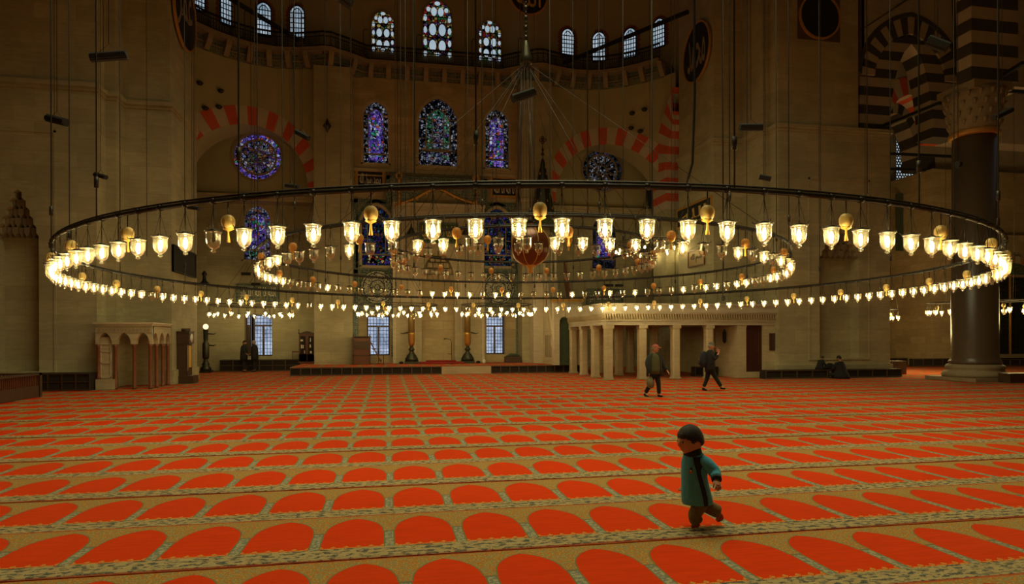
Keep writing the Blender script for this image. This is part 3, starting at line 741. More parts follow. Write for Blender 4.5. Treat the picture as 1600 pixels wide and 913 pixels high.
# ------------------------------------------------------------------ right aisle
ya = PR[-1][1] + .25
cxA = (X(1343, ya) + X(1497, ya)) / 2 + .12; hwA = (X(1497, ya) - X(1343, ya)) / 2; zsA = Z(122, cxA, ya); apx = Z(26, cxA, ya) - zsA
ci = X(1428, ya); hi = 1.12; zsI = Z(190, ci, ya); api = Z(72, ci, ya) - zsI
m = MB(); nv = 21
def oo(t): return (cxA - hwA * cos(t), zsA + apx * (sin(t) * .86 + .14 * (1 - abs(cos(t)))))
def ii(t): return (ci - hi * cos(t), zsI + api * (sin(t) * .8 + .2 * (1 - abs(cos(t)))))
mA, mR = hwA - .72, apx - .78
def mm(t): return (cxA - mA * cos(t), zsA + mR * (sin(t) * .86 + .14 * (1 - abs(cos(t)))))
for i in range(nv):
    for k in range(2):
        t0, t1 = pi * (i + k / 2) / nv, pi * (i + (k + 1) / 2) / nv
        m.panel([mm(t0), oo(t0), oo(t1), mm(t1)], ya, ya + 1.1, (i + 1) % 2)
def xm(z_): f = max(0, (z_ - zsA) / mR); return mA * sqrt(max(0, 1 - f ** 1.8))
def xo(z_): f = max(0, (z_ - zsI) / api); return hi * sqrt(max(0, 1 - f ** 1.5)) if z_ < zsI + api else -1
zz = ZC + .3; k = 0
while zz < zsA + mR:
    z1_ = min(zz + .42, zsA + mR); zmid = (zz + z1_) / 2
    for sg in (-1, 1):
        xa0, xa1 = cxA + sg * (xm(zz) if zz > zsA else hwA), cxA + sg * (xm(z1_) if z1_ > zsA else hwA)
        w0, w1 = xo(zz), xo(z1_)
        xb0, xb1 = ci + sg * max(0, w0), ci + sg * max(0, w1)
        if w1 < 0 and w0 < 0: xb0 = xb1 = (cxA + ci) / 2
        if sg * (xa0 - xb0) > .02: m.panel([(xa0, zz), (xa1, z1_), (xb1, z1_), (xb0, zz)], ya + .10, ya + 1.1, k % 2)
    zz = z1_; k += 1
struct('trim_striped_arch', m, ['black_stone', 'cream_stone'])
m = MB(); N = 20; xs_ = [pi * i / N for i in range(N + 1)]
up = [oo(t) for t in xs_]
for a, c in zip(up, up[1:]): m.panel([a, c, (c[0], 25.9), (a[0], 25.9)], ya, ya + 1.1, 0)
m.box(up[-1][0], 30, ya, ya + 1.1, zsA, 25.9, 0)
o2 = [(x + (x - cxA) / hwA * .16, z_ + .18) for x, z_ in up]; m.strip(o2, up, ya - .05, ya, 1)
for a, c in (((1343, 0), (1343, 112)), ((1345, 48), (1424, -4)), ((1490, 0), (1496, 120)), ((1513, 0), (1497, 70))):
    p, q = (X(a[0], ya), ya - .02, Z(a[1], X(a[0], ya), ya)), (X(c[0], ya), ya - .02, Z(c[1], X(c[0], ya), ya)); m.bar(p, q, .12, .05, 1)
m.box(21.0, 21.15, ya, 38, 14.0, 25.9, 0)
struct('wall_aisle_spandrel', m, ['grey_marble', 'black_stone'])
# granite column with its capital and the striped block above it
cxC, cyC = PD(1523, 26.6)
g = empty('granite_column', (cxC, cyC, 0)); tag(g, 'huge dark granite column with moulded stone base at the far right', 'column')
m = MB(); m.box(-1.22, 1.22, -1.22, 1.22, 0, .14); m.lathe([(1.12, .14), (1.16, .24), (1.10, .34), (1.0, .38), (.98, .46), (1.04, .54), (.98, .62), (.90, .66)], n=32); m.build('base', 'lead_stone', g)
m = MB(); m.lathe([(.90, .66), (.93, .74), (.88, .80), (.82, .95), (.765, 9.85)], n=40); m.build('shaft', 'granite', g)
m = MB(); m.lathe([(.84, 9.80), (.90, 9.86), (.90, 9.98), (.84, 10.04)], n=32); m.build('gilt_ring', 'gold_paint', g)
m = MB(); m.lathe([(.83, 10.0), (.88, 10.3), (.94, 10.8), (1.0, 11.3), (1.05, 11.6)], n=24, rib=lambda t: 1 + .03 * cos(12 * t)); m.box(-.9, .9, -.88, .9, 11.5, 11.84)
for r in range(4):
    for k in range(16):
        t = 2 * pi * k / 16 + r * pi / 16; rr = .86 + r * .05; m.tube([(rr * cos(t), rr * sin(t), 10.2 + r * .36), (rr * 1.04 * cos(t), rr * 1.04 * sin(t), 10.42 + r * .36)], [.03, .10], 5)
m.build('capital', 'lead_stone', g)
m = MB()
yf_ = cyC - .85; xf0, xf1 = X(1519, yf_), X(1592, yf_); yb_ = YX(1496, xf0)
for i in range(11): m.box(xf0, xf1, yf_, yb_, 11.85 + i * .47, 12.32 + i * .47, i % 2)
m.box(xf0, xf1, yf_, yb_, 17.02, 25.9, 1)
struct('trim_striped_pillar', m, ['black_stone', 'cream_stone'])
# arches deeper in the aisle: red and white, then black and white
def deep_arch(nm, y, px_in, z_spr, hi, ri, th, mats, n, dz=.4, x_to=None):
    m = MB(); cx = px_in
    for i in range(n):
        for k in range(2):
            t0, t1 = pi * (i + k / 2) / n, pi * (i + (k + 1) / 2) / n
            q = [(cx - hi * cos(t0), z_spr + ri * sin(t0)), (cx - (hi + th) * cos(t0), z_spr + (ri + th) * sin(t0)), (cx - (hi + th) * cos(t1), z_spr + (ri + th) * sin(t1)), (cx - hi * cos(t1), z_spr + ri * sin(t1))]
            m.panel(q, y, y + 1.2, i % 2)
    up = [(cx - (hi + th) * cos(pi * i / 16), z_spr + (ri + th) * sin(pi * i / 16)) for i in range(17)]
    for a, c in zip(up, up[1:]): m.panel([a, c, (c[0], 22), (a[0], 22)], y + .02, y + 1.2, 2)
    m.box(up[-1][0], up[-1][0] + 7, y + .02, y + 1.2, z_spr, 22, 2); m.box(up[0][0] - 4, up[0][0], y + .02, y + 1.2, z_spr, 22, 2)
    struct(nm, m, mats)
deep_arch('trim_aisle_arch_red', 30.5, X(1425, 30.5), Z(215, X(1425, 30.5), 30.5), 1.55, 2.3, .95, ['red_paint', 'white_paint', 'grey_marble'], 15)
deep_arch('trim_aisle_arch_dark', 34.6, X(1400, 34.6), Z(262, X(1400, 34.6), 34.6), 1.5, 3.3, 1.3, ['black_stone', 'cream_stone', 'grey_marble'], 15)
# far wall of the aisle with its lattice window
ywf = 37.9
hA = win(1401, 1437, 200, 297, ywf)
m = MB(); wall_holes(m, 16.5, 46, 0, 18, [(hA[0], hA[1], hA[2], hA[3] , hA[4] * 1.2)], ywf, ywf + .6); struct('wall_front_aisle', m, 'pale_stone')
root = empty(frame_t(), (hA[0], ywf, hA[2])); root['kind'] = 'structure'
m = MB(); m.panel(arch_pts(hA[0], hA[2], hA[3], hA[1], hA[4] * 1.2), ywf + .30, ywf + .33); extra(root, m, 'pane', 'pane_sky')
m = MB(); yy = ywf + .26; st = .21
r0 = int((hA[3] + hA[4] * 1.2 - hA[2]) / (st * .87)) + 1
for r in range(r0):
    for k in range(9):
        xx = hA[0] - hA[1] + (k + (.5 if r % 2 else 0)) * st; zz = hA[2] + r * st * .87; fr = (zz - hA[3]) / (hA[4] * 1.2)
        lim = hA[1] if fr < 0 else hA[1] * sqrt(max(0, 1 - fr * fr))
        if abs(xx - hA[0]) > lim: continue
        h6 = [(xx + st * .60 * cos(pi / 6 + pi / 3 * j), zz + st * .60 * sin(pi / 6 + pi / 3 * j)) for j in range(6)]; i6 = [(xx + st * .37 * cos(pi / 6 + pi / 3 * j), zz + st * .37 * sin(pi / 6 + pi / 3 * j)) for j in range(6)]
        m.strip(h6, i6, yy, yy + .03, close=True)
extra(root, m, 'lattice', 'lead_stone')
# inner wall piers of the aisle
m = MB(); y2 = 34.2; a0, a1 = X(1458, y2), X(1500, y2) + 3; zc = Z(268, a0, y2)
m.box(a0, 46, y2, 38, 0, zc); m.box(a0 - .12, 46, y2 - .12, 38, zc, zc + .14); y3 = 36.6; b0 = X(1411, y3); m.box(b0, X(1436, y3), y3, 38, 0, Z(392, b0, y3)); m.box(X(1436, 35.6), a0 + .1, 35.6, 38, 0, zc - .2)
struct('wall_aisle_inner', m, 'warm_stone')
m = MB(); m.box(a0, 46, y2 + 1.2, y2 + 1.5, zc, 16); struct('wall_aisle_upper', m, 'grey_marble')
x0, x1 = X(1385, 37.4), X(1434, 36.5); m = MB(); m.box(x0, x1, 36.5, 36.6, Z(392, x0, 36.5), Z(303, x0, 36.5)); tag(m.build('wall_hanging', 'cloth_and_shade'), 'dark rectangular panel high on the aisle wall below the white lattice window', 'panel')
x0 = X(1387, 37.6); root = empty('door_1', (x0, 37.6, 0)); root['kind'] = 'structure'
m = MB(); m.box(x0, X(1397, 37.6), 37.7, 37.89, .5, Z(484, x0, 37.6)); extra(root, m, 'door_leaf', 'red_wood')
m = MB(); m.box(X(1397, 37.6), X(1399, 37.6), 37.6, 37.89, .3, Z(482, x0, 37.6)); m.box(x0, X(1399, 37.6), 37.6, 37.89, Z(484, x0, 37.6), Z(480, x0, 37.6)); extra(root, m, 'door_frame', 'marble')
# tie bars of the aisle
def tie(label, p, q, w=.13): m = MB(); m.bar(p, q, w); tag(m.build('tie_bar', 'iron'), label, 'tie bar', None)
def at(px, py, y): x, z_ = XZ(px, py, y); return (x, y, z_)
tie('long slanting black tie bar under the striped arch left of the granite column', at(1364, 204, ya + 1.0), at(1470, 161, 22.5))
tie('upper of the two level black bars across the white lattice window', at(1386, 240, 30.4), at(1492, 245, 30.4)); tie('lower of the two level black bars across the white lattice window', at(1386, 264, 31.0), at(1446, 266, 31.0))
tie('short black bar rising to the right above the column capital', at(1568, 118, 21.5), at(1600, 98, 20.5)); tie('level black bar right of the striped block over the column', at(1573, 142, 24.0), at(1605, 144, 24.0))
# ------------------------------------------------------------------ carpets
ORD = ['nearest', 'second', 'third', 'fourth', 'fifth', 'sixth', 'seventh', 'eighth', 'ninth', 'tenth', 'eleventh', 'twelfth', 'thirteenth', 'fourteenth', 'fifteenth']
def carpet_strip(i, y0, y1, mat, x0=-24, x1=45):
    m = MB(); n = 40; vs = []
    for k in range(n + 1):
        x = x0 + (x1 - x0) * k / n; w = .012 * sin(x * 1.7 + i * 2.1); w2 = .012 * sin(x * 1.7 + (i + 1) * 2.1)
        vs += [(x, y0 + w, -.035), (x, y0 + w, -.010), (x, y0 + .03 + w, -.001), (x, y1 - .003 + w2, -.016), (x, y1 - .003 + w2, -.035)]
    fs = []
    for k in range(n):
        for j in range(4): a = k * 5 + j; fs.append((a, a + 5, a + 6, a + 1))
    m.add(vs, fs); o = m.build('prayer_carpet', mat)
    return tag(o, 'red prayer carpet strip of arches, %s from the front edge of the photo' % ORD[i], 'carpet', 'red prayer carpets laid across the floor')
L = 2 * CP
for i in range(14):
    y0 = CY0 + L * (i - 1); carpet_strip(i, y0, y0 + L, 'carpet_near' if i == 0 else 'carpet_main')
# ------------------------------------------------------------------ stage in front of the mihrab
SZ = .40; SX0, SX1 = X(453, 32.0), X(908, 32.0)
m = MB(); m.box(SX0, SX1, 32.12, 37.8, 0, SZ - .02); tag(struct('floor_stage', m, 'lead_stone'), None)
m = MB(); m.box(SX0 - .02, SX1, 32.0, 35.28, SZ - .02, SZ); m.box(SX0 - .02, xl1 - .02, 35.28, 37.8, SZ - .02, SZ); m.box(xl2 + .02, xr2 - .02, 35.28, CYW - .02, SZ - .02, SZ)
tag(m.build('stage_carpet', 'carpet_stage'), 'red prayer carpet covering the low platform in front of the mihrab', 'carpet')
def shelf_unit(name, x0, x1, y, h, label, n, rows=1, z=0.0, depth=.12, group=None, loc=None, rz=0.0, mat='shelf_wood'):
    root = empty(name, ((x0 + x1) / 2, y, z), rz); tag(root, label, 'shelf', group); w = (x1 - x0) / 2
    m = MB(); m.box(-w, w, 0, depth, 0, h); 
    m.build('cabinet_back', 'shelf_gap' if mat != 'dark_wood' else 'shelf_gap', root)
    m = MB(); m.box(-w, w, -.05, .02, h - .04, h); m.box(-w, w, -.05, .02, 0, .05)
    for r in range(1, rows): m.box(-w, w, -.03, .02, h * r / rows - .015, h * r / rows + .015)
    m.build('shelf_board', mat, root)
    for i in range(n + 1): m = MB(); xx = -w + 2 * w * i / n; m.box(max(-w, xx - .02), min(w, xx + .02), -.05, .02, .05, h - .04); m.build('divider', mat, root)
    return root
shelf_unit('stage_shelf', SX0, X(689, 32.0), 32.05, SZ - .02, 'long low shelf front of the mihrab platform, left of the pale stone step', 15, 1)
shelf_unit('stage_shelf', X(768, 32.0), SX1, 32.05, SZ - .02, 'low shelf front of the mihrab platform, right of the pale stone step', 10, 1)
m = MB(); m.box(X(690, 32.0), X(767, 32.0), 31.97, 32.12, 0, SZ - .03); tag(m.build('stage_step', 'pale_stone'), 'pale stone slab in the platform front below the mihrab', 'step')
# --- tile panels, roundels, script panels
def on_wall(name, px0, px1, pt, pb, y, th, mat, label, cat, bev=0):
    x0, x1 = X(px0, y), X(px1, y); m = MB(); zt, zb = Z(pt, x0, y), Z(pb, x0, y); m.box(x0, x1, y - th, y, zb, zt); o = m.build(name, mat); tag(o, label, cat); return o
for k, (px0, px1, pt, pb, h) in enumerate(((553, 619, 311, 489, TW[0]), (748, 813, 316, 489, TW[1]))):
    x0, x1 = X(px0, CYW), X(px1, CYW); z1, z0 = Z(pt, x0, CYW), Z(pb, x0, CYW); side = ('left', 'right')[k]
    hz = (h[0], h[1] + .15, h[2] - .15, h[3], h[4] + .17)
    root = empty('tile_mural', (h[0], CYW, z0)); tag(root, 'tall panel of blue and green tiles around the window %s of the mihrab' % side, 'tile panel')
    m = MB(); wall_holes(m, x0, x1, z0, z1, [hz], CYW - .05, CYW); extra(root, m, 'tile_field', 'tile_blue')
    m = MB(); zlow = Z(558, x0, CYW); m.box(x0, x0 + .26, CYW - .05, CYW, zlow, z0); extra(root, m, 'tile_strip', 'tile_blue'); m = MB(); m.box(x1 - .26, x1, CYW - .05, CYW, zlow, z0); extra(root, m, 'tile_strip', 'tile_blue')
    m = MB()
    for a, c in ((x0, x0 + .22), (x1 - .22, x1)): m.box(a, c, CYW - .07, CYW - .045, zlow, z1)
    m.box(x0, x1, CYW - .07, CYW - .045, z1 - .2, z1); zz = h[2] - .35; m.box(x0, x1, CYW - .07, CYW - .045, zz - .1, zz + .1)
    m.strip(arch_pts(h[0], h[2] - .15, h[3], h[1] + .33, h[4] + .36), arch_pts(h[0], h[2] - .15, h[3], h[1] + .18, h[4] + .2), CYW - .07, CYW - .045); extra(root, m, 'tile_border', 'tile_border')
for (px, py, rr, side) in ((590, 449, .88, 'left'), (779, 451, .86, 'right')):
    x, y = X(px, CYW), CYW - .10; z = Z(py, x, y); root = empty('tile_roundel', (x, y, z)); tag(root, 'round dark blue tile roundel with pale script %s of the mihrab' % side, 'roundel')
    m = MB(); m.panel([(rr * cos(2 * pi * i / 48), rr * sin(2 * pi * i / 48)) for i in range(48)], 0, .05); m.build('script_disc', 'medallion_tile', root)
    m = MB(); a = [((rr + .06) * cos(2 * pi * i / 48), (rr + .06) * sin(2 * pi * i / 48)) for i in range(48)]; c = [((rr) * cos(2 * pi * i / 48), (rr) * sin(2 * pi * i / 48)) for i in range(48)]; m.strip(a, c, -.02, .05, close=True)
    a = [((rr * .2) * cos(2 * pi * i / 24), (rr * .2) * sin(2 * pi * i / 24)) for i in range(24)]; c = [((rr * .14) * cos(2 * pi * i / 24), (rr * .14) * sin(2 * pi * i / 24)) for i in range(24)]; m.strip(a, c, -.02, .0, close=True)
    m.build('rim', 'tile_green', root)
def script_panel(px0, px1, pt, pb, y, text, label, frame=.14, fm='gold_paint', bm_='board_black', tm='script_white', lines=1):
    x0, x1 = X(px0, y), X(px1, y); zt, zb = Z(pt, x0, y), Z(pb, x0, y); root = empty('calligraphy_plaque', ((x0 + x1) / 2, y, (zt + zb) / 2)); tag(root, label, 'panel')
    w, h = (x1 - x0) / 2, (zt - zb) / 2
    m = MB(); m.box(-w, w, -.04, 0, -h, h); m.build('board', bm_, root)
    if frame:
        m = MB(); m.strip([(-w - frame, -h - frame), (-w - frame, h + frame), (w + frame, h + frame), (w + frame, -h - frame)], [(-w, -h), (-w, h), (w, h), (w, -h)], -.07, 0, close=True); m.build('frame', fm, root)
    n = len(text)
    for i, t in enumerate(text): script('lettering', t, tm, root, (0, -.045, h * (1 - (2 * i + 1) / n)), w * 1.75, h * 2 * .78 / n, off=.004)
    return root
script_panel(560, 598, 268, 294, CYW, ['محمد رسول الله'], 'black panel with white Arabic script in gold frame, left above the mihrab')
script_panel(770, 806, 279, 305, CYW, ['لا اله الا الله'], 'black panel with white Arabic script in gold frame, right above the mihrab')
script_panel(656, 715, 349, 378, 36.12, ['كلما دخل عليها'], 'green tile panel with gold Arabic script over the mihrab niche', .06, 'tile_border', 'tile_green', 'script_gold')
script_panel(371, 435, 446, 470, YLW, ['الله لا اله الا هو'], 'blue tile panel with pale script over the far left low window', .07, 'tile_border', 'tile_blue', 'script_white')
script_panel(918, 972, 453, 475, YLW, ['الله لا اله الا هو'], 'blue tile panel with pale script on the wall behind the columned platform', .07, 'tile_border', 'tile_blue', 'script_white')
# --- mihrab: projecting marble slab with its niche
ys = 36.15; mx0, mx1 = X(614, ys), X(757, ys); mc = X(685, ys)
root = empty('mihrab', (mc, ys, SZ)); tag(root, 'tall pale marble mihrab with deep niche at the centre of the front wall', 'mihrab')
m = MB(); nh = (X(711, ys) - X(660, ys)) / 2; zt = Z(322, mc, ys); zs = Z(440, mc, ys); wall_holes(m, mx0, mx1, SZ, zt, [(mc, nh, SZ, zs, 1.7)], ys, CYW); extra(root, m, 'marble_front', 'pale_stone')
m = MB(); a = arch_pts(mc, SZ, zs + .3, nh + .42, 2.1); b_ = arch_pts(mc, SZ, zs + .3, nh + .32, 2.0); m.strip(a, b_, ys - .05, ys)
for q in (mx0, mx1 - .16): m.box(q, q + .16, ys - .06, ys, SZ, zt)
m.box(mx0 - .05, mx1 + .05, ys - .12, ys, zt - .05, zt + .12); m.strip([(X(628, ys), zs), (X(628, ys), Z(332, mc, ys)), (X(742, ys), Z(332, mc, ys)), (X(742, ys), zs)], [(X(630, ys), zs), (X(630, ys), Z(334, mc, ys)), (X(740, ys), Z(334, mc, ys)), (X(740, ys), zs)], ys - .03, ys)
extra(root, m, 'moulding', 'marble')
m = MB(); N = 10; vs = []
for i in range(N + 1):
    t = pi * i / N; x_ = mc - nh * .99 * cos(t); y_ = ys + .06 + .36 * sin(t); vs += [(x_, y_, SZ), (x_, y_, zs + 1.75)]
m.add(vs, [(2 * i, 2 * i + 2, 2 * i + 3, 2 * i + 1) for i in range(N)])
for r in range(5):
    n = 6 - r; hwc = nh * (1 - r / 6.0)
    for k in range(n): cxk = mc - hwc + (k + .5) * 2 * hwc / n; m.box(cxk - hwc / n * .85, cxk + hwc / n * .85, ys + .05, ys + .35, zs + r * .33 + .1, zs + r * .33 + .36)
extra(root, m, 'niche', 'warm_stone')
yt_ = 36.1
pts = [(604, 274), (604, 318), (618, 320), (634, 316), (652, 309), (667, 300), (678, 296), (686, 295), (696, 299), (710, 307), (728, 314), (748, 319), (762, 318), (762, 280)]
root = empty('tile_mural', (mc, yt_, 9)); tag(root, 'blue tile panel with drawn curtain outline above the mihrab', 'tile panel')
m = MB(); P_ = [(X(a, yt_), Z(b_, X(a, yt_), yt_)) for a, b_ in pts]; m.panel(P_, yt_, CYW); extra(root, m, 'tile_field', 'tile_blue')
m = MB(); m.tube([(x_, yt_ - .02, z_) for x_, z_ in P_[2:-2]], .09, 6)
for q in range(2, len(P_) - 2):
    x_, z_ = P_[q]; m.tube([(x_, yt_ - .02, z_), (x_, yt_ - .02, z_ - .16)], [.08, .03], 5)
extra(root, m, 'fringe', 'gold_paint')
m = MB(); a, c = P_[0], P_[-1]; m.panel([a, c, (c[0], c[1] - .2), (a[0], a[1] - .2)], yt_ - .03, yt_); m.box(a[0], a[0] + .2, yt_ - .03, yt_, P_[1][1], a[1]); m.box(c[0] - .2, c[0], yt_ - .03, yt_, P_[-2][1], c[1]); extra(root, m, 'tile_border', 'tile_border')
for px in (624, 744):
    x_ = X(px, yt_); z1 = Z(278 if px < 700 else 282, x_, yt_); z0 = Z(318, x_, yt_); m = MB()
    for i in range(5): m.lathe([(.06, z0 + (z1 - z0) * i / 5), (.10, z0 + (z1 - z0) * (i + .5) / 5), (.06, z0 + (z1 - z0) * (i + .95) / 5)], (x_, yt_ - .08, 0), 8)
    m.strip([(x_ + .2 * cos(2 * pi * i / 16), z1 + .1 + .2 * sin(2 * pi * i / 16)) for i in range(16)], [(x_ + .1 * cos(2 * pi * i / 16), z1 + .1 + .1 * sin(2 * pi * i / 16)) for i in range(16)], yt_ - .12, yt_ - .02, close=True); extra(root, m, 'gilt_post', 'gold_paint')
# candlesticks
for px, side in ((643, 'left'), (730.5, 'right')):
    y_ = 35.4; x_ = X(px, y_); root = empty('giant_candlestick', (x_, y_, SZ)); tag(root, 'giant candle on dark bronze stand %s of the mihrab niche' % side, 'candlestick')
    m = MB(); m.box(-.36, .36, -.36, .36, 0, .12); m.lathe([(.36, .12), (.34, .3), (.27, .36), (.27, .42), (.14, .56), (.10, .66), (.16, .72), (.17, .78), (.09, .84), (.08, .92)], n=16); m.build('stand', 'old_bronze', root)
    m = MB(); m.lathe([(.05, .90), (.14, .98), (.185, 1.08), (.19, 1.55), (.205, 1.6), (.185, 1.66)], n=16); m.build('brass_cup', 'brass', root)
    m = MB(); m.lathe([(.175, 1.6), (.165, 3.0), (.12, 3.05), (.0, 3.06)], n=16); m.lathe([(.012, 3.0), (.012, 3.12)], n=5); m.build('wax', 'wax', root)
    sgn = -1 if side == 'left' else 1
    m = MB(); m.tube([(sgn * .15, 0, 1.66), (sgn * .45, 0, 1.60), (sgn * .62, 0, 1.63)], [.05, .035, .012], 6); m.build('wrench_arm', 'old_bronze', root)
    m = MB(); m.lathe([(.05, 0), (.11, .03), (.11, .09), (.05, .13)], (sgn * .55, -.2, 0), 8); m.build('foot_ring', 'iron', root)
for px in (643, 729):
    y_ = 35.6; x_ = X(px, y_); z_ = Z(367, x_, y_); root = empty('hanging_cone', (x_, y_, z_)); tag(root, 'small dark cone hanging on a wire above the %s giant candle' % ('left' if px < 700 else 'right'), 'hood')
    m = MB(); m.lathe([(.25, 0), (.25, .05), (.12, .3), (.05, .42), (.03, .62), (.0, .64)], n=12); m.build('cone', 'old_bronze', root)
    m = MB(); m.tube([(0, 0, .6), (0, 0, 14.5)], .008, 4); m.build('wire', 'wire', root)
# small things on the platform
x_, y_ = X(690, 34.9), 34.9
m = MB(); m.box(-1.15, 1.15, -.55, .55, SZ, SZ + .09); m.box(-.8, .8, -.1, .6, SZ + .09, SZ + .16); o = m.build('imam_rug', 'crimson', loc=(x_, y_ + .2, 0), bevel=.03); tag(o, 'deep crimson thick rug lying before the mihrab niche', 'rug')
root = empty('microphone_stand', (X(706, 34.6), 34.6, SZ + .0)); tag(root, 'thin black microphone stand with bent arm before the mihrab', 'microphone stand')
m = MB(); m.lathe([(.14, 0), (.14, .02), (.02, .04)], n=12); m.build('base', 'iron', root); m = MB(); m.tube([(0, 0, .03), (-.02, 0, 1.1), (-.06, 0, 1.28), (-.30, 0, 1.33)], .018, 5); m.tube([(0, 0, .5), (-.2, 0, .53)], .012, 4); m.build('pole', 'iron', root)
m = MB(); m.tube([(-.30, 0, 1.33), (-.42, 0, 1.31)], [.03, .035], 6); m.build('microphone', 'iron', root)
root = empty('preacher_chair', (X(565, 34.6), 34.6, SZ)); tag(root, 'dark reddish wooden preacher chair box on the platform by the left window', 'pulpit chair')
m = MB(); w = .44; m.box(-w, w, 0, .8, .0, .42); m.box(-w, -w + .07, 0, .8, .42, 1.42); m.box(w - .07, w, 0, .8, .42, 1.42); m.box(-w, w, .72, .8, .42, 1.42); m.box(-w, w, 0, .8, .42, .5); m.box(-w + .07, w - .07, .02, .07, .5, 1.38); m.build('body', 'red_wood', root)
m = MB(); m.box(-w - .03, w + .03, -.03, .83, 1.42, 1.47); m.box(-w + .08, w - .08, -.02, .02, .8, 1.2); m.box(-w - .02, w + .02, -.02, .0, .44, .5); 
for sx in (-w, w - .06): m.box(sx, sx + .06, -.02, .02, 0, 1.55)
m.build('trim', 'dark_wood', root)
root = empty('wooden_ladder', (X(590, 34.9), 34.9, SZ)); tag(root, 'slanting wooden steps with handrail beside the preacher chair before the window', 'steps')
m = MB(); m.bar((-.42, 0, 1.25), (.18, 0, .1), .09, .05); m.bar((-.42, .4, 1.25), (.18, .4, .1), .09, .05); m.build('side_rail', 'red_wood', root)
m = MB()
for i in range(4): t = .15 + i * .25; m.box(-.42 + .6 * t - .1, -.42 + .6 * t + .1, 0, .4, 1.25 - 1.15 * t - .02, 1.25 - 1.15 * t + .02)
m.box(.0, .34, .0, .38, .45, .50); m.box(.02, .06, 0, .04, 0, .45); m.box(.28, .32, 0, .04, 0, .45); m.build('tread', 'dark_wood', root)
root = empty('wooden_chest', (X(802, 35.2), 35.2, SZ)); tag(root, 'low wooden chest with dark green cloth right of the platform window', 'chest')
m = MB(); m.box(-.42, .42, 0, .5, 0, .34); m.build('chest', 'dark_wood', root); m = MB(); m.tube([(-.38, .1, .36), (-.1, .2, .42), (.2, .2, .40), (.4, .15, .34)], [.04, .10, .09, .03], 8); m.build('cloth', 'cloth_and_shade', root)
m = MB(); m.lathe([(.05, 0), (.10, .05), (.08, .16), (.03, .22), (0, .23)], n=10); o = m.build('white_jar', 'script_white', loc=(X(756, 34.9), 34.9, SZ)); tag(o, 'small white jar on the platform by the right candlestick', 'jar')
# ------------------------------------------------------------------ left bay furniture
shelf_unit('wall_shelf', X(343, 37.1), X(466, 37.1), 37.12, .62, 'low dark shelf along the wall below the far left window', 6, 2, depth=.7)
root = empty('book_cabinet', (X(479.5, 36.9), 36.95, SZ)); tag(root, 'red brown wooden cabinet with two glazed book doors by the stone pilaster', 'cabinet')
m = MB(); m.box(-.42, .42, 0, .5, 0, 1.62); m.build('body', 'red_wood', root)
m = MB(); m.box(-.46, .46, -.04, .54, 1.60, 1.66); m.panel([(-.3, 1.66), (-.15, 1.72), (0, 1.76), (.15, 1.72), (.3, 1.66)], -.02, .1)
for sx in (-.44, .40): m.box(sx, sx + .04, -.03, .02, 1.6, 1.86)
m.build('cornice', 'dark_wood', root)
for sx in (-1, 1):
    d = MB(); c0 = sx * .21; d.strip([(c0 - .19, .12), (c0 - .19, 1.55), (c0 + .19, 1.55), (c0 + .19, .12)], [(c0 - .14, .5), (c0 - .14, 1.48), (c0 + .14, 1.48), (c0 + .14, .5)], -.03, 0, close=True); d.box(c0 - .19, c0 + .19, -.03, 0, .12, .5); dr = d.build('door', 'red_wood', root)
    d = MB(); d.box(c0 - .14, c0 + .14, -.012, -.004, .5, 1.48); d.build('glass_pane', 'shelf_gap', dr)
for i, (bx, bz, w_, h_) in enumerate(((-.27, 1.20, .13, .10), (-.28, .82, .06, .2), (-.20, .82, .05, .18), (.18, 1.18, .04, .2), (.17, .86, .07, .17), (-.13, .55, .04, .16), (.20, .55, .10, .12))):
    m = MB(); m.box(bx - w_ / 2, bx + w_ / 2, -.02, -.013, bz, bz + h_); m.build('book', 'script_white', root)
root = empty('wooden_stand', (X(462, 37.3), 37.3, .62)); tag(root, 'small reddish wooden reading stand on the shelf beside the book cabinet', 'stand')
m = MB(); m.box(-.2, .2, 0, .3, .38, .44)
m.build('top', 'red_wood', root)
for sx in (-.19, .16):
    m = MB(); m.box(sx, sx + .03, 0, .03, 0, .38); m.build('leg', 'red_wood', root)
root = empty('bronze_lamp_post', (X(321.5, 36.6), 36.6, 0)); tag(root, 'dark bronze giant candle post with glowing globe in the far left corner', 'lamp post')
m = MB(); m.box(-.3, .3, -.3, .3, 0, .1); m.lathe([(.28, .1), (.26, .25), (.16, .34), (.20, .42), (.14, .52), (.10, .66), (.13, .72)], n=14); m.build('base', 'old_bronze', root)
m = MB(); m.lathe([(.13, .7), (.17, .8), (.17, 1.5), (.13, 1.56), (.10, 1.62), (.12, 1.7), (.13, 2.2), (.15, 2.24)], n=12); m.build('shaft', 'old_bronze', root)
for sz in (1.42, 2.02):
    m = MB(); m.tube([(.1, 0, sz), (.4, 0, sz - .03), (.5, 0, sz + .03)], [.04, .03, .015], 5); m.build('arm', 'old_bronze', root)
m = MB(); m.lathe([(.0, 2.24), (.10, 2.28), (.14, 2.37), (.12, 2.46), (.05, 2.52), (0, 2.53)], n=14); m.build('globe', 'candle_globe', root)
ld = bpy.data.lights.new('globe_light', 'POINT'); ld.energy = 6; ld.color = (1, .75, .35); ld.shadow_soft_size = .15; lo = bpy.data.objects.new('globe_light', ld); COL.objects.link(lo); lo.parent = root; lo.location = (0, -.25, 2.6)
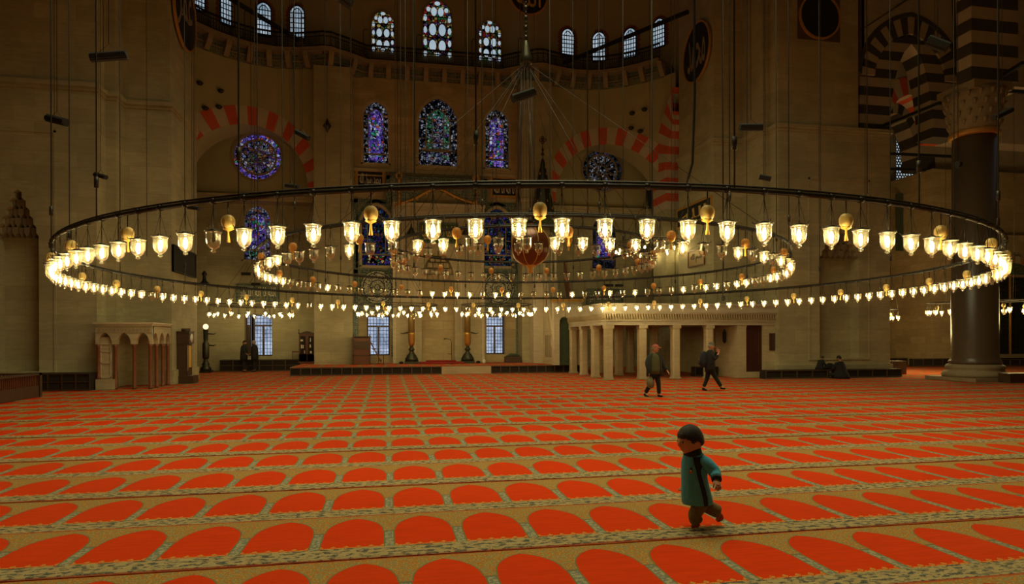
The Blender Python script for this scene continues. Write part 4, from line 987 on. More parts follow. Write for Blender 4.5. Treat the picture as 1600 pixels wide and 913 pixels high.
# grandfather clock against the pier flank
kx, ky = P_[0] if False else (PL[-2][0] + .05, YX(290, PL[-2][0] + .3))
root = empty('grandfather_clock', (PL[-2][0] + .06, ky, 0)); tag(root, 'tall dark wooden grandfather clock standing against the left pier', 'clock')
m = MB(); m.box(0, .62, -.36, .36, 0, .30); m.build('plinth', 'dark_wood', root)
m = MB(); m.box(.03, .40, -.30, .30, .30, 2.0); m.strip([(-.34, 0)], [(-.34, 0)], 0, 0) if False else None; m.build('case', 'dark_wood', root)
m = MB(); m.box(.02, .46, -.33, .33, 1.55, 2.0); m.box(.0, .48, -.36, .36, 2.0, 2.05); m.tube([(.1, 0, 2.08), (.42, 0, 2.08)], .09, 10); m.build('hood', 'dark_wood', root)
m = MB(); m.box(.40, .415, -.16, .16, .62, 1.48); m.box(.40, .41, -.31, -.27, .5, 1.5); m.build('glass_front', 'script_gold', root)
m = MB(); m.tube([(.46, 0, 1.78), (.475, 0, 1.78)], .17, 20); m.build('dial', 'script_white', root)
# dark notice board on the pier flank
fx = PL[-2][0] + .06; y0_, y1_ = YX(268.5, fx), YX(304, fx)
root = empty('flank_board', (fx, (y0_ + y1_) / 2, Z(410, fx, (y0_ + y1_) / 2))); tag(root, 'large black rectangular board mounted on the side of the left pier', 'board'); hh = (y1_ - y0_) / 2
m = MB(); m.box(0, .06, -hh, hh, -.52, .52); m.build('panel', 'board_black', root)
m = MB()
for a in (-hh, hh - .05): m.box(0, .09, a, a + .05, -.52, .52)
m.box(0, .09, -hh, hh, .47, .52); m.box(0, .09, -hh, hh, -.52, -.47); m.build('frame', 'iron', root)
# arcaded marble enclosure at the foot of the left pier
fyf = 24.9; fx0, fx1 = X(149, fyf), X(238, fyf); fyb = YX(267, fx1); HT = Z(504, fx1, fyf)
root = empty('marble_arcade', ((fx0 + fx1) / 2, fyf, 0)); tag(root, 'small marble arcade with reddish columns built against the left pier', 'arcade')
zc_, za_ = Z(538, fx1, fyf), Z(521, fx1, fyf)
bw = (fx1 - fx0) / 3; hws = bw / 2 - .09
m = MB(); wall_holes(m, fx0, fx1, zc_, HT - .12, [(fx0 + bw * (i + .5), hws, zc_, zc_ + .02, za_ - zc_) for i in range(3)], fyf, fyf + .16); extra(root, m, 'arched_front', 'pale_stone')
m = MB(); d_ = fyb - fyf; nb_ = 3; sb = d_ / nb_
wall_holes(m, .161, d_, zc_ + .001, HT - .121, [(sb * (i + .5), sb / 2 - .07, zc_, zc_ + .02, za_ - zc_) for i in range(nb_)], 0, .16)
o = m.build('arched_side', 'pale_stone'); o.parent = root; o.rotation_euler = (0, 0, pi / 2); o.location = (fx1 - root.location[0], 0, 0)
m = MB(); m.box(fx0 - .06, fx1 + .06, fyf - .06, fyb, HT - .06, HT); m.box(fx0, fx1, fyf + .01, fyb, HT - .14, HT - .06)
extra(root, m, 'roof_slab', 'marble')
m = MB()
for i in range(14): x_ = fx0 + .12 + (fx1 - fx0 - .24) * i / 13; m.strip([(x_ + .05 * cos(2 * pi * k / 8), HT - .26 + .05 * sin(2 * pi * k / 8)) for k in range(8)], [(x_ + .025 * cos(2 * pi * k / 8), HT - .26 + .025 * sin(2 * pi * k / 8)) for k in range(8)], fyf - .015, fyf, close=True)
m.box(fx0, fx1, fyf - .02, fyf, HT - .17, HT - .155); m.box(fx0, fx1, fyf - .02, fyf, HT - .36, HT - .345); extra(root, m, 'carved_frieze', 'lead_stone')
cols = [(fx0 + .07, fyf + .08)] + [(fx0 + bw * i, fyf + .08) for i in (1, 2)] + [(fx1 - .09, fyf + .08)] + [(fx1 - .08, fyf + sb * i) for i in (1, 2)] + [(fx1 - .08, fyb - .08)]
for i, (x_, y_) in enumerate(cols):
    z0_ = .36 if i == 0 else 0; m = MB(); m.lathe([(.075, z0_), (.062, z0_ + .06), (.058, zc_ - .08), (.085, zc_ + .0)], (x_, y_, 0), 10); extra(root, m, 'column', 'red_marble')
m = MB(); m.box(fx0, fx0 + bw, fyf, fyf + .2, 0, .36); m.box(fx0 + .1, fx0 + bw - .12, fyf + .10, fyf + .14, .36, zc_ + .25); extra(root, m, 'parapet', 'pale_stone')
m = MB(); a, c = fx0 + .12, fx0 + bw - .14
for zz in (.40, .9, 1.3, zc_): m.box(a, c, fyf + .07, fyf + .10, zz, zz + .03)
for xx in (a, c - .03): m.box(xx, xx + .03, fyf + .07, fyf + .10, .4, zc_)
extra(root, m, 'panel_moulding', 'marble')
# left shelf and fence
shelf_unit('pier_shelf', X(30, 24.6), X(140, 24.6), 24.62, .60, 'dark double row shoe shelf at the foot of the left pier', 5, 2, depth=.68, mat='dark_wood')
root = empty('wooden_fence', (-10.25, 20.0, 0)); tag(root, 'dark wooden railing with spindles at the left edge of the photo', 'railing')
fxx = floor_at(64, 620); root.location = (fxx[0], fxx[1], 0)
m = MB(); m.box(-.12, 0, -5, 0, 0, .34); m.box(-.14, .02, -5, .02, .66, .72); m.box(-1.8, 0, -.12, 0, 0, .34); m.box(-1.8, .02, -.14, .02, .66, .72); m.box(-.14, .02, -.1, .02, 0, .72); m.build('frame', 'dark_wood', root)
m = MB()
for i in range(50): m.box(-.08, -.04, -.16 - i * .095, -.13 - i * .095, .34, .67)
for i in range(16): m.box(-.2 - i * .1, -.17 - i * .1, -.08, -.04, .34, .67)
m.build('spindles', 'red_wood', root)
# ------------------------------------------------------------------ minbar
xm0, xm1 = 8.25, 9.45; ym0, ym1 = 31.6, 35.3
root = empty('minbar', ((xm0 + xm1) / 2, ym0, SZ)); tag(root, 'tall marble minbar with stair flank, portal and pointed spire', 'minbar')
def side_panel(poly, x_out, th, nm, mat):   # poly in y, z on the plane x
    m = MB(); n = len(poly); vs = [(x_out, y, z) for y, z in poly] + [(x_out + th, y, z) for y, z in poly]
    m.add(vs, [tuple(range(n)), tuple(range(2 * n - 1, n - 1, -1))] + [(i, n + i, n + (i + 1) % n, (i + 1) % n) for i in range(n)]); return extra(root, m, nm, mat)
yt0, yt1 = 34.2, 35.3
side_panel([(ym0 + .5, SZ), (yt1, SZ), (yt1, 5.2), (yt0, 5.0), (ym0 + .5, 1.15)], xm0, .16, 'stair_flank', 'marble')
side_panel([(ym0 + .35, 1.05), (yt0, 4.85), (yt0, 5.75), (ym0 + .35, 1.95)], xm0 - .03, .08, 'stair_balustrade', 'marble')
side_panel([(ym0 + .35, 1.05), (yt0, 4.85), (yt0, 5.85), (ym0 + .35, 2.05)], xm1 - .1, .10, 'far_balustrade', 'red_wood')
m = MB()
for k in range(4):
    ya_, yb_ = ym0 + .75 + k * .42, ym0 + 1.05 + k * .42
    m.box(xm0 - .02, xm0 + .01, ya_, yb_, .75, 1.9 if k else 1.35)
extra(root, m, 'flank_arcade', 'lead_stone')
m = MB(); m.box(xm0 - .05, xm0, ym0 + .5, yt1, SZ, SZ + .22); m.box(xm0 - .04, xm0, yt0 - .05, yt0 + .05, SZ, 5.2)
for a, c in (((xm0 - .04, ym0 + .5, 1.2), (xm0 - .04, yt0, 5.0)),): m.bar(a, c, .06, .12)
m.box(xm0 - .04, xm0, ym0 + .5, yt0, 2.05, 2.12) ; extra(root, m, 'moulding', 'pale_stone')
m = MB()
for i in range(12): y_ = ym0 + .5 + i * .31; z_ = SZ + .3 + i * .37; m.box(xm0 + .14, xm1 - .1, y_, y_ + .32, SZ, z_)
extra(root, m, 'steps', 'marble')
m = MB(); pw = .17; zp = Z(472, xm0, ym0)
m.box(xm0 - .12, xm0 + pw, ym0, ym0 + .4, SZ, zp); m.box(xm1 - pw, xm1 + .12, ym0, ym0 + .4, SZ, zp); zpa = Z(493, xm0, ym0)
wall_holes(m, xm0 + pw, xm1 - pw, zpa - .4, zp, [((xm0 + xm1) / 2, (xm1 - xm0) / 2 - pw - .02, zpa - .4, zpa - .3, .3)], ym0 + .02, ym0 + .38); extra(root, m, 'portal', 'marble')
m = MB(); m.box(xm0 - .2, xm1 + .2, ym0 - .08, ym0 + .45, zp, zp + .07)
for i in range(11): x_ = xm0 - .16 + i * (xm1 - xm0 + .32) / 10; m.panel([(x_ - .07, zp + .07), (x_ + .07, zp + .07), (x_ + .05, zp + .19), (x_, zp + .26), (x_ - .05, zp + .19)], ym0 - .06, ym0 + .02)
extra(root, m, 'crest', 'gold_paint')
m = MB(); m.box(xm0 + pw, xm1 - pw, ym0 + .15, ym0 + .2, SZ, zpa - .1); extra(root, m, 'portal_shade', 'cloth_and_shade')  # dark sheet standing in for the shade inside the open doorway
xs0 = X(849, 34.7); ysp = 34.75; hwp = .58
m = MB()
for sx in (-1, 1):
    for sy in (-1, 1): m.lathe([(.08, 5.0), (.065, 5.1), (.065, 7.0), (.10, 7.15)], (xs0 + sx * hwp, ysp + sy * .45, 0), 8)
extra(root, m, 'canopy_columns', 'marble')
m = MB(); m.box(xs0 - hwp - .08, xs0 + hwp + .08, ysp - .55, ysp + .55, SZ, 5.05); extra(root, m, 'pulpit_base', 'marble')
m = MB(); wall_holes(m, xs0 - hwp - .1, xs0 + hwp + .1, 7.1, 8.35, [(xs0, hwp - .08, 7.1, 7.15, .75)], ysp - .52, ysp - .40); m.box(xs0 - hwp - .1, xs0 - hwp + .02, ysp - .52, ysp + .52, 7.6, 8.35); m.box(xs0 + hwp - .02, xs0 + hwp + .1, ysp - .52, ysp + .52, 7.6, 8.35); extra(root, m, 'canopy', 'tile_green')
m = MB(); za = Z(250, xs0, ysp); m.lathe([(.80, 8.3), (.82, 8.42), (.66, 8.5), (.64, 8.6), (.45, 9.6), (.26, 10.6), (.08, za), (.05, za + .05)], (xs0, ysp, 0), 12, smooth=False); extra(root, m, 'spire', 'old_bronze')
m = MB()
for r in range(7):
    for k in range(6 - r // 2):
        t = 2 * pi * k / (6 - r // 2) + r * .5 - 1.8; zz = 8.7 + r * .38; rr = .62 - (zz - 8.6) * .19; m.tube([(xs0 + rr * cos(t), ysp + rr * sin(t), zz), (xs0 + rr * .97 * cos(t), ysp + rr * .97 * sin(t), zz + .12)], .035, 5)
extra(root, m, 'spire_studs', 'gold_paint')
m = MB(); m.lathe([(.03, za), (.03, za + .2), (.10, za + .3), (.03, za + .42), (.08, za + .56), (.025, za + .66), (.02, za + .85)], (xs0, ysp, 0), 8)
for k in range(4): c_ = (xs0 + .11 * cos(k * pi / 2), za + 1.08 + .13 * sin(k * pi / 2)); m.strip([(c_[0] + .09 * cos(2 * pi * i / 10), c_[1] + .09 * sin(2 * pi * i / 10)) for i in range(10)], [(c_[0] + .05 * cos(2 * pi * i / 10), c_[1] + .05 * sin(2 * pi * i / 10)) for i in range(10)], ysp - .02, ysp + .02, close=True)
m.tube([(xs0, ysp, za + .8), (xs0, ysp, za + 1.42)], [.02, .01], 5); extra(root, m, 'finial', 'old_bronze')
# ------------------------------------------------------------------ muezzin platform on pillars
by0 = 26.22; bx0 = X(950.5, by0); by1 = 31.5; bx1 = X(1216, by0)
ZU, ZT = Z(508, bx0, by0 - .2), Z(474, bx0, by0 - .3)
root = empty('columned_platform', ((bx0 + bx1) / 2, by0, 0)); tag(root, 'broad marble gallery platform raised on square pillars beside the right pier', 'platform')
def slab(o, z0, z1): m.box(bx0 - .2 - o, x15 - .18, by0 - .22 - o, by1 + .2, z0, z1); m.box(x15 - .18, bx1 + .1, by0 - .22 - o, by0 + .1, z0, z1)
m = MB(); slab(-.02, ZU, ZU + .16); slab(.03, ZU + .16, ZU + .20); slab(.12, ZU + .46, ZU + .52); slab(.16, ZU + .52, ZT - .06); slab(.22, ZT - .06, ZT); extra(root, m, 'cornice', 'grey_marble')
m = MB(); slab(.0, ZU + .20, ZU + .46)
n = 70
for i in range(n): x_ = bx0 - .3 + (bx1 - bx0 + .3) * i / n; m.panel([(x_, ZU + .46), (x_ + .04, ZU + .24), (x_ + .08, ZU + .46)], by0 - .31, by0 - .2)
for i in range(46): y_ = by0 - .3 + (by1 - by0 + .4) * i / 46; m.add([(bx0 - .3, y_, ZU + .46), (bx0 - .3, y_ + .04, ZU + .24), (bx0 - .3, y_ + .08, ZU + .46), (bx0 - .2, y_, ZU + .46), (bx0 - .2, y_ + .04, ZU + .24), (bx0 - .2, y_ + .08, ZU + .46)], [(0, 1, 2), (3, 5, 4), (0, 3, 4, 1), (1, 4, 5, 2)])
extra(root, m, 'muqarnas_band', 'pale_stone')
px_front = [bx0, X(1003, by0), X(1055, by0), X(1107, by0)]
rowsY = [by0 + (by1 - by0) * f for f in (.33, .66, 1.0)]
pil = [(x_, by0) for x_ in px_front] + [(bx0, y_) for y_ in rowsY] + [(x_, by1) for x_ in px_front[1:3]] + [(x_, rowsY[1] - .4) for x_ in (px_front[1] + .1, px_front[2] + .35)]
for (x_, y_) in pil:
    m = MB(); w_ = .17; c_ = .05
    oc = [(x_ - w_ + c_, y_ - w_), (x_ + w_ - c_, y_ - w_), (x_ + w_, y_ - w_ + c_), (x_ + w_, y_ + w_ - c_), (x_ + w_ - c_, y_ + w_), (x_ - w_ + c_, y_ + w_), (x_ - w_, y_ + w_ - c_), (x_ - w_, y_ - w_ + c_)]
    m.prism(oc, .0, ZU); m.box(x_ - w_ - .015, x_ + w_ + .015, y_ - w_ - .015, y_ + w_ + .015, 0, .07); m.box(x_ - w_ - .02, x_ + w_ + .02, y_ - w_ - .02, y_ + w_ + .02, ZU - .14, ZU); extra(root, m, 'pillar', 'pale_stone')
wx0 = X(1149, by0); dx = X(1176, by0); dh = (X(1189.5, by0) - X(1163, by0)) / 2; dzb, dzt = Z(581, dx, by0), Z(503.5, dx, by0)
m = MB(); wall_holes(m, wx0, bx1, 0, ZU, [(dx, dh, dzb, dzt - .25, .24)], by0 - .17, by0 + .15); m.box(wx0, wx0 + .3, by0 + .15, 28.0, 0, ZU); extra(root, m, 'stair_wall', 'pale_stone')
m = MB(); m.panel(arch_pts(dx, dzb, dzt - .26, dh, .24), by0 - .05, by0 + .02); m.box(dx - .01, dx + .01, by0 - .07, by0, dzb, dzt - .1); o = extra(root, m, 'door_leaf', 'door_wood'); o['label'] = 'dark red arched wooden door'
m = MB(); nbx = X(1207, by0); m.box(nbx - .27, nbx + .22, by0 - .22, by0 - .17, Z(547.5, nbx, by0), Z(521, nbx, by0)); o = m.build('notice_board', 'dark_wood'); tag(o, 'small dark wooden notice board beside the arched platform door', 'board')
m = MB(); m.box(-.06, .06, -.06, .06, 0, .35); m.lathe([(.10, .35), (.03, .5), (.0, .55)], n=6); m.lathe([(.03, -.1), (.1, 0)], n=6); o = m.build('wall_lantern', 'iron', loc=(wx0 - .09, 27.0, Z(533, wx0, 26.85))); tag(o, 'small dark lantern on the wall under the columned platform', 'lantern')
shelf_unit('platform_shelf', X(1086, 27.7), wx0 - .05, 27.7, .42, 'low dark shelf standing under the columned platform', 3, 1, depth=.4)
shelf_unit('pier_bench', X(1196, 25.2), X(1408, 25.2), 25.2, .36, 'long low dark shelf bench along the foot of the right pier', 9, 1, depth=.45)
m = MB(); m.box(-.25, .25, -.2, .4, 0, .62); o = m.build('side_box', 'dark_wood', loc=(X(1404, 27.2), 27.2, 0), bevel=.01); tag(o, 'dark wooden box at the right end of the right pier bench', 'box')
# --- right aisle furniture
shelf_unit('aisle_shelf', X(1394, 36.2) - .3, X(1432, 36.2), 36.22, .42, 'low dark shelf below the aisle wall right of the right pier', 3, 1, depth=.3)
shelf_unit('aisle_shelf', X(1427, 33.8), X(1500, 33.8) + .8, 33.82, .46, 'low dark shelf at the aisle wall just left of the granite column', 6, 1, depth=.3)
yg = 33.6; gx0, gx1 = X(1549, yg), X(1640, yg); root = empty('bronze_grille', (gx0, yg, 0)); tag(root, 'tall patterned bronze grille screen with golden posts right of the granite column', 'grille')
zg0, zg1 = .7, Z(432, X(1575, yg), yg)
m = MB(); k = 0; st = .26; nx_ = int((gx1 - gx0) / st); nz_ = int((zg1 - zg0) / st)
for i in range(nx_):
    for j in range(nz_):
        cx_, cz_ = gx0 + (i + .5) * st, zg0 + (j + .5) * st; hx = [(cx_ + .12 * cos(pi / 3 * q), cz_ + .12 * sin(pi / 3 * q)) for q in range(6)]; h2 = [(cx_ + .085 * cos(pi / 3 * q), cz_ + .085 * sin(pi / 3 * q)) for q in range(6)]
        m.strip(hx, h2, yg - .02, yg + .02, close=True)
    m.box(gx0 + i * st - .012, gx0 + i * st + .012, yg - .01, yg + .03, zg0, zg1)
for j in range(nz_ + 1): m.box(gx0, gx1, yg - .01, yg + .03, zg0 + j * st - .012, zg0 + j * st + .012)
extra(root, m, 'lattice', 'old_bronze')
for px in (1577, 1625):
    m = MB(); x_ = X(px, yg); m.tube([(x_, yg - .06, zg0), (x_, yg - .06, zg1)], .07, 8); m.lathe([(.07, 0), (.11, .05), (.07, .12)], (x_, yg - .06, zg1), 8); extra(root, m, 'gilt_post', 'gold_paint')
m = MB(); m.box(gx0, gx1, yg + .1, yg + .5, 0, zg1); extra(root, m, 'dark_backing', 'dark_void'); m = MB(); m.box(gx0, gx1, yg - .08, yg + .5, .46, zg0); extra(root, m, 'sill', 'lead_stone'); m = MB(); m.box(gx0, gx1, yg - .05, yg + .1, zg1 - .05, zg1 + .1); extra(root, m, 'head_rail', 'lead_stone')
cxg = X(1583, yg); m = MB(); zgz = zg1 + .1; N = 13
for i in range(N):
    for k in range(2):
        t0, t1 = pi * (i + k / 2) / N, pi * (i + (k + 1) / 2) / N; R0, R1 = 1.35, 1.95; m.panel([(cxg - R0 * cos(t0), zgz + R0 * .55 * sin(t0)), (cxg - R1 * cos(t0), zgz + R1 * .6 * sin(t0)), (cxg - R1 * cos(t1), zgz + R1 * .6 * sin(t1)), (cxg - R0 * cos(t1), zgz + R0 * .55 * sin(t1))], yg, yg + .2, i % 2)
up = [(cxg - 1.35 * cos(pi * i / 12), zgz + 1.35 * .55 * sin(pi * i / 12)) for i in range(13)]; m.panel(up, yg + .05, yg + .2, 2)
extra(root, m, 'blind_arch', ['gold_paint', 'cream_stone', 'tile_green'])
m = MB(); m.box(gx0, gx1 + 6, yg + .2, yg + .7, 0, 8.0); m.box(gx0 - .1, gx1 + 6, yg + .1, yg + .7, 6.6, 6.75); struct('wall_aisle_grille', m, 'warm_stone')
shelf_unit('grille_shelf', X(1550, 33.0), X(1640, 33.0), 33.1, .40, 'low dark shelf below the bronze grille at the right edge', 6, 1, depth=.3)
bxx = floor_at(1590, 600); m = MB(); m.box(.0, 2.4, 0, .5, 0, .36); o = m.build('low_box', 'dark_wood', loc=(X(1578, 20.9), 20.9, 0), bevel=.01); tag(o, 'dark low chest standing on the carpet at the right photo edge', 'chest')
# --- framed pieces on the right pier flank
fx = x15 - .06
def flank_frame(name, pxa, pxb, zc, hh, label, tilt, text, fm, bm_, tm, fw=.09):
    y0_, y1_ = YX(pxa, fx), YX(pxb, fx); yc_ = (y0_ + y1_) / 2; w = abs(y1_ - y0_) / 2
    root = empty(name, (fx, yc_, zc)); tag(root, label, 'picture'); root.rotation_euler = (tilt, 0, -pi / 2)
    m = MB(); m.box(-w, w, -.03, .02, -hh, hh); m.build('board', bm_, root)
    m = MB(); m.strip([(-w - fw, -hh - fw), (-w - fw, hh + fw), (w + fw, hh + fw), (w + fw, -hh - fw)], [(-w, -hh), (-w, hh), (w, hh), (w, -hh)], -.06, .02, close=True); m.build('frame', fm, root)
    script('lettering', text, tm, root, (0, -.035, 0), w * 1.5, hh * 1.2, off=.003)
flank_frame('framed_script', 1060, 1112, Z(333, fx, YX(1086, fx)), .42, 'wide black script board in gold frame high on the right pier side', 0, 'الله', 'gold_paint', 'board_black', 'script_gold')
flank_frame('framed_script', 1077, 1101, Z(403, fx, YX(1089, fx)), .36, 'small yellow script plaque in dark frame, tilted, on the right pier side', 0, 'بسم الله', 'red_wood', 'wax', 'dark_wood', .05)
# --- great round script discs
def disc(loc, r, rz, label, text, tm='script_gold', square=False, hang=False):
    root = empty('script_disc', loc, rz); tag(root, label, 'disc')
    m = MB(); m.panel([(r * cos(2 * pi * i / 48), r * sin(2 * pi * i / 48)) for i in range(48)], -.05, 0); m.build('board', 'board_black', root)
    m = MB(); m.strip([((r + .08) * cos(2 * pi * i / 48), (r + .08) * sin(2 * pi * i / 48)) for i in range(48)], [(r * cos(2 * pi * i / 48), r * sin(2 * pi * i / 48)) for i in range(48)], -.10, 0, close=True); m.build('rim', 'gold_paint', root)
    if text: script('lettering', text, tm, root, (0, -.055, 0), r * 1.35, r * 1.2, off=.004)
    if square: m = MB(); m.box(-r - .1, r + .1, .0, .04, -r - .1, r + .1); m.build('backing_square', 'granite', root)
    if hang:
        m = MB(); m.tube([(-r * .6, -.03, r * .8), (-r * .6, -.03, 25 - loc[2])], .012, 4); m.tube([(r * .6, -.03, r * .8), (r * .6, -.03, 25 - loc[2])], .012, 4); m.build('wire', 'wire', root)
fxl = PL[-2][0] + .07; yl_ = (YX(274, fxl) + YX(302, fxl)) / 2; disc((fxl, yl_, Z(20, fxl, yl_)), 1.42, pi / 2, 'black round script disc on the side of the left pier, cut by the top edge', 'عمر', 'lead_stone')
yr_ = (YX(1073, fx) + YX(1109, fx)) / 2; disc((fx, yr_, Z(82, fx, yr_)), 1.35, -pi / 2, 'black round script disc with gold rim on the left side of the right pier', 'محمد', 'lead_stone')
x_ = X(1280, PR[-1][1]); disc((x_, PR[-1][1] - .05, Z(27, x_, 25.8)), .93, 0, 'black round disc in a square backing high on the right pier face', None, square=True)
x_ = X(827, 33.5); disc((x_, 33.5, Z(-6, x_, 33.5)), .95, 0, 'black round disc with gold Arabic script hanging at the top centre', 'الله', hang=True)
# --- small hanging ornaments and spotlights near the walls
def ornament(px, py, y, s, label, mat='old_bronze'):
    x_ = X(px, y); z_ = Z(py, x_, y); root = empty('wall_ornament', (x_, y, z_)); tag(root, label, 'ornament')
    m = MB(); m.lathe([(0, -.42 * s), (.05 * s, -.3 * s), (.20 * s, -.05 * s), (.22 * s, .05 * s), (.08 * s, .25 * s), (.03 * s, .42 * s), (0, .45 * s)], n=8); m.tube([(-.22 * s, 0, 0), (.22 * s, 0, 0)], .02, 4); m.build('drop', mat, root)
    m = MB(); m.tube([(0, 0, .4 * s), (0, 0, 15.9 - z_)], .01, 4); m.build('wire', 'wire', root)
ornament(512, 197, 34.9, .9, 'dark pointed metal drop hanging left of the upper windows')
for i, (px, py) in enumerate(((306, 131), (345, 143), (317, 170), (342, 168), (993, 178), (1029, 172), (991, 201), (1015, 206))):
    x_ = X(px, 36.0); y_ = gy(x_) - .02; x_ = X(px, y_); y_ = gy(x_) - .02; z_ = Z(py, x_, y_); m = MB(); m.lathe([(.0, -.12), (.10, -.10), (.17, 0), (.12, .06), (.05, .09)], n=10)
    o = m.build('ceiling_boss', 'old_bronze', loc=(x_, y_ - .12, z_)); m = MB(); m.tube([(0, .0, 0), (0, .25, .0)], .03, 5); m.build('bracket', 'iron', o)
    tag(o, 'small dark round boss on the plaster over the %s striped arch' % ('left' if px < 600 else 'right'), 'boss', 'dark bosses over the %s striped arch' % ('left' if px < 600 else 'right'))
def spot_cluster(px, py, y, n, label):
    x_ = X(px, y); z_ = Z(py, x_, y); root = empty('spotlight_cluster', (x_, y, z_)); tag(root, label, 'spotlight')
    for i in range(n):
        t = (i - (n - 1) / 2); m = MB(); m.box(t * .62 - .22, t * .62 + .22, -.12, .12, -.08, .06); m.build('lamp_head', 'speaker_black', root)
    m = MB(); m.tube([(-.3, 0, .06), (0, 0, .6), (.3, 0, .06)], .012, 4); m.tube([(0, 0, .6), (0, .9, .6 + .3)], .012, 4); m.build('hanger', 'wire', root)
spot_cluster(394, 428, 37.0, 2, 'pair of black floodlights hanging under the far left stained window'); spot_cluster(400, 444, 37.2, 1, 'single black floodlight just above the far left script panel'); spot_cluster(960, 446, 37.0, 2, 'pair of dark floodlights above the right blue script panel'); spot_cluster(1050, 392, 33.6, 1, 'single dark floodlight near the small yellow plaque')
m = MB(); m.lathe([(.04, -.35), (.22, -.30), (.26, -.22), (.10, -.05), (.08, .2), (.14, .28), (.04, .45)], n=10); m.tube([(0, 0, -.2), (0, .8, -.2)], .03, 5); o = m.build('wall_lamp', 'iron', loc=(X(319.5, 37.0), 37.0, Z(437, X(319.5, 37.0), 37.0))); tag(o, 'dark wall lamp in the corner beside the left pier', 'lamp')
# ================================================================== THE GREAT CHANDELIER
RX, RY = PD(800 + F * math.tan(radians(.95)), 17.25)
def ring_pt(R, a, z): return (RX + R * cos(a), RY + R * sin(a), z)
LW_ = {}
def lamp_meshes():
    m = MB(); m.tube([(0, 0, 0), (0, 0, -.31)], .006, 5)
    for k in range(3): t = 2 * pi * k / 3 + .5; m.tube([(0, 0, -.04), (.085 * cos(t), .085 * sin(t), -.325)], .0025, 4)
    r_ = m.build('hanging_rod', 'wire')
    m = MB(); m.lathe([(.0, -.30), (.035, -.305), (.05, -.318), (.02, -.322)], n=10); m.lathe([(.094, -.330), (.103, -.326), (.105, -.334), (.097, -.338)], n=18)
    for k in range(3): t = 2 * pi * k / 3 + .5; m.tube([(.098 * cos(t), .098 * sin(t), -.332), (.125 * cos(t), .125 * sin(t), -.315), (.128 * cos(t), .128 * sin(t), -.30)], .005, 4)
    m.tube([(-.095, 0, -.332), (.095, 0, -.332)], .005, 4); m.tube([(0, -.095, -.332), (0, .095, -.332)], .005, 4)
    c_ = m.build('cap', 'ring_metal')
    m = MB(); m.lathe([(.096, -.338), (.088, -.350), (.084, -.37), (.083, -.43), (.079, -.47), (.067, -.51), (.044, -.535), (.022, -.548), (.018, -.556), (.027, -.568), (.027, -.578), (.014, -.59), (.0, -.592)], n=18)
    g_ = m.build('glass_bell', 'lamp_glass')
    m = MB(); m.lathe([(0, -.375), (.008, -.382), (.015, -.40), (.022, -.43), (.023, -.455), (.017, -.482), (.008, -.497), (0, -.50)], n=8)
    f_ = m.build('flame', 'flame')
    m = MB(); m.lathe([(0, -.34), (.012, -.35), (.014, -.40), (.022, -.42), (.022, -.45), (0, -.47)], n=8); u_ = m.build('unlit_bulb', 'wire')
    for o in (r_, c_, g_, f_, u_): COL.objects.unlink(o)
    return r_, c_, g_, f_, u_
PARTS = lamp_meshes()
def copy_part(src, parent):
    o = src.copy(); COL.objects.link(o); o.parent = parent; return o
def lamp(loc, rz, lit, label, group, flame=None):
    root = empty('hanging_glass_lamp', loc, rz); tag(root, label, 'lamp', group)
    r_, c_, g_, f_, u_ = PARTS
    for s in (r_, c_, g_): copy_part(s, root)
    copy_part(f_ if lit else u_, root); return root
def egg_meshes():
    m = MB(); m.tube([(0, 0, 0), (0, 0, -.16)], .008, 5); a = m.build('hanging_rod', 'wire')
    m = MB(); m.lathe([(.0, -.15), (.03, -.152), (.058, -.17), (.076, -.205), (.079, -.245), (.070, -.285), (.05, -.315), (.025, -.33), (0, -.333)], n=20, rib=lambda t: 1 + .012 * cos(6 * t)); b_ = m.build('egg', 'egg_shell'); b2 = m.build('egg', 'amber_shell')
    m = MB(); m.lathe([(.055, -.305), (.060, -.318), (.035, -.335), (.012, -.345), (.010, -.36), (.012, -.40), (.022, -.475), (.0, -.478)], n=10, rib=lambda t: 1 + .12 * cos(5 * t)); c = m.build('tassel', 'tassel_silk')
    for o in (a, b_, b2, c): COL.objects.unlink(o)
    return a, b_, b2, c
EGG = egg_meshes()
def egg(loc, label, group, amber=False):
    root = empty('ostrich_egg', loc, random.random() * 6); tag(root, label, 'ornament', group)
    copy_part(EGG[0], root); copy_part(EGG[2 if amber else 1], root); copy_part(EGG[3], root)
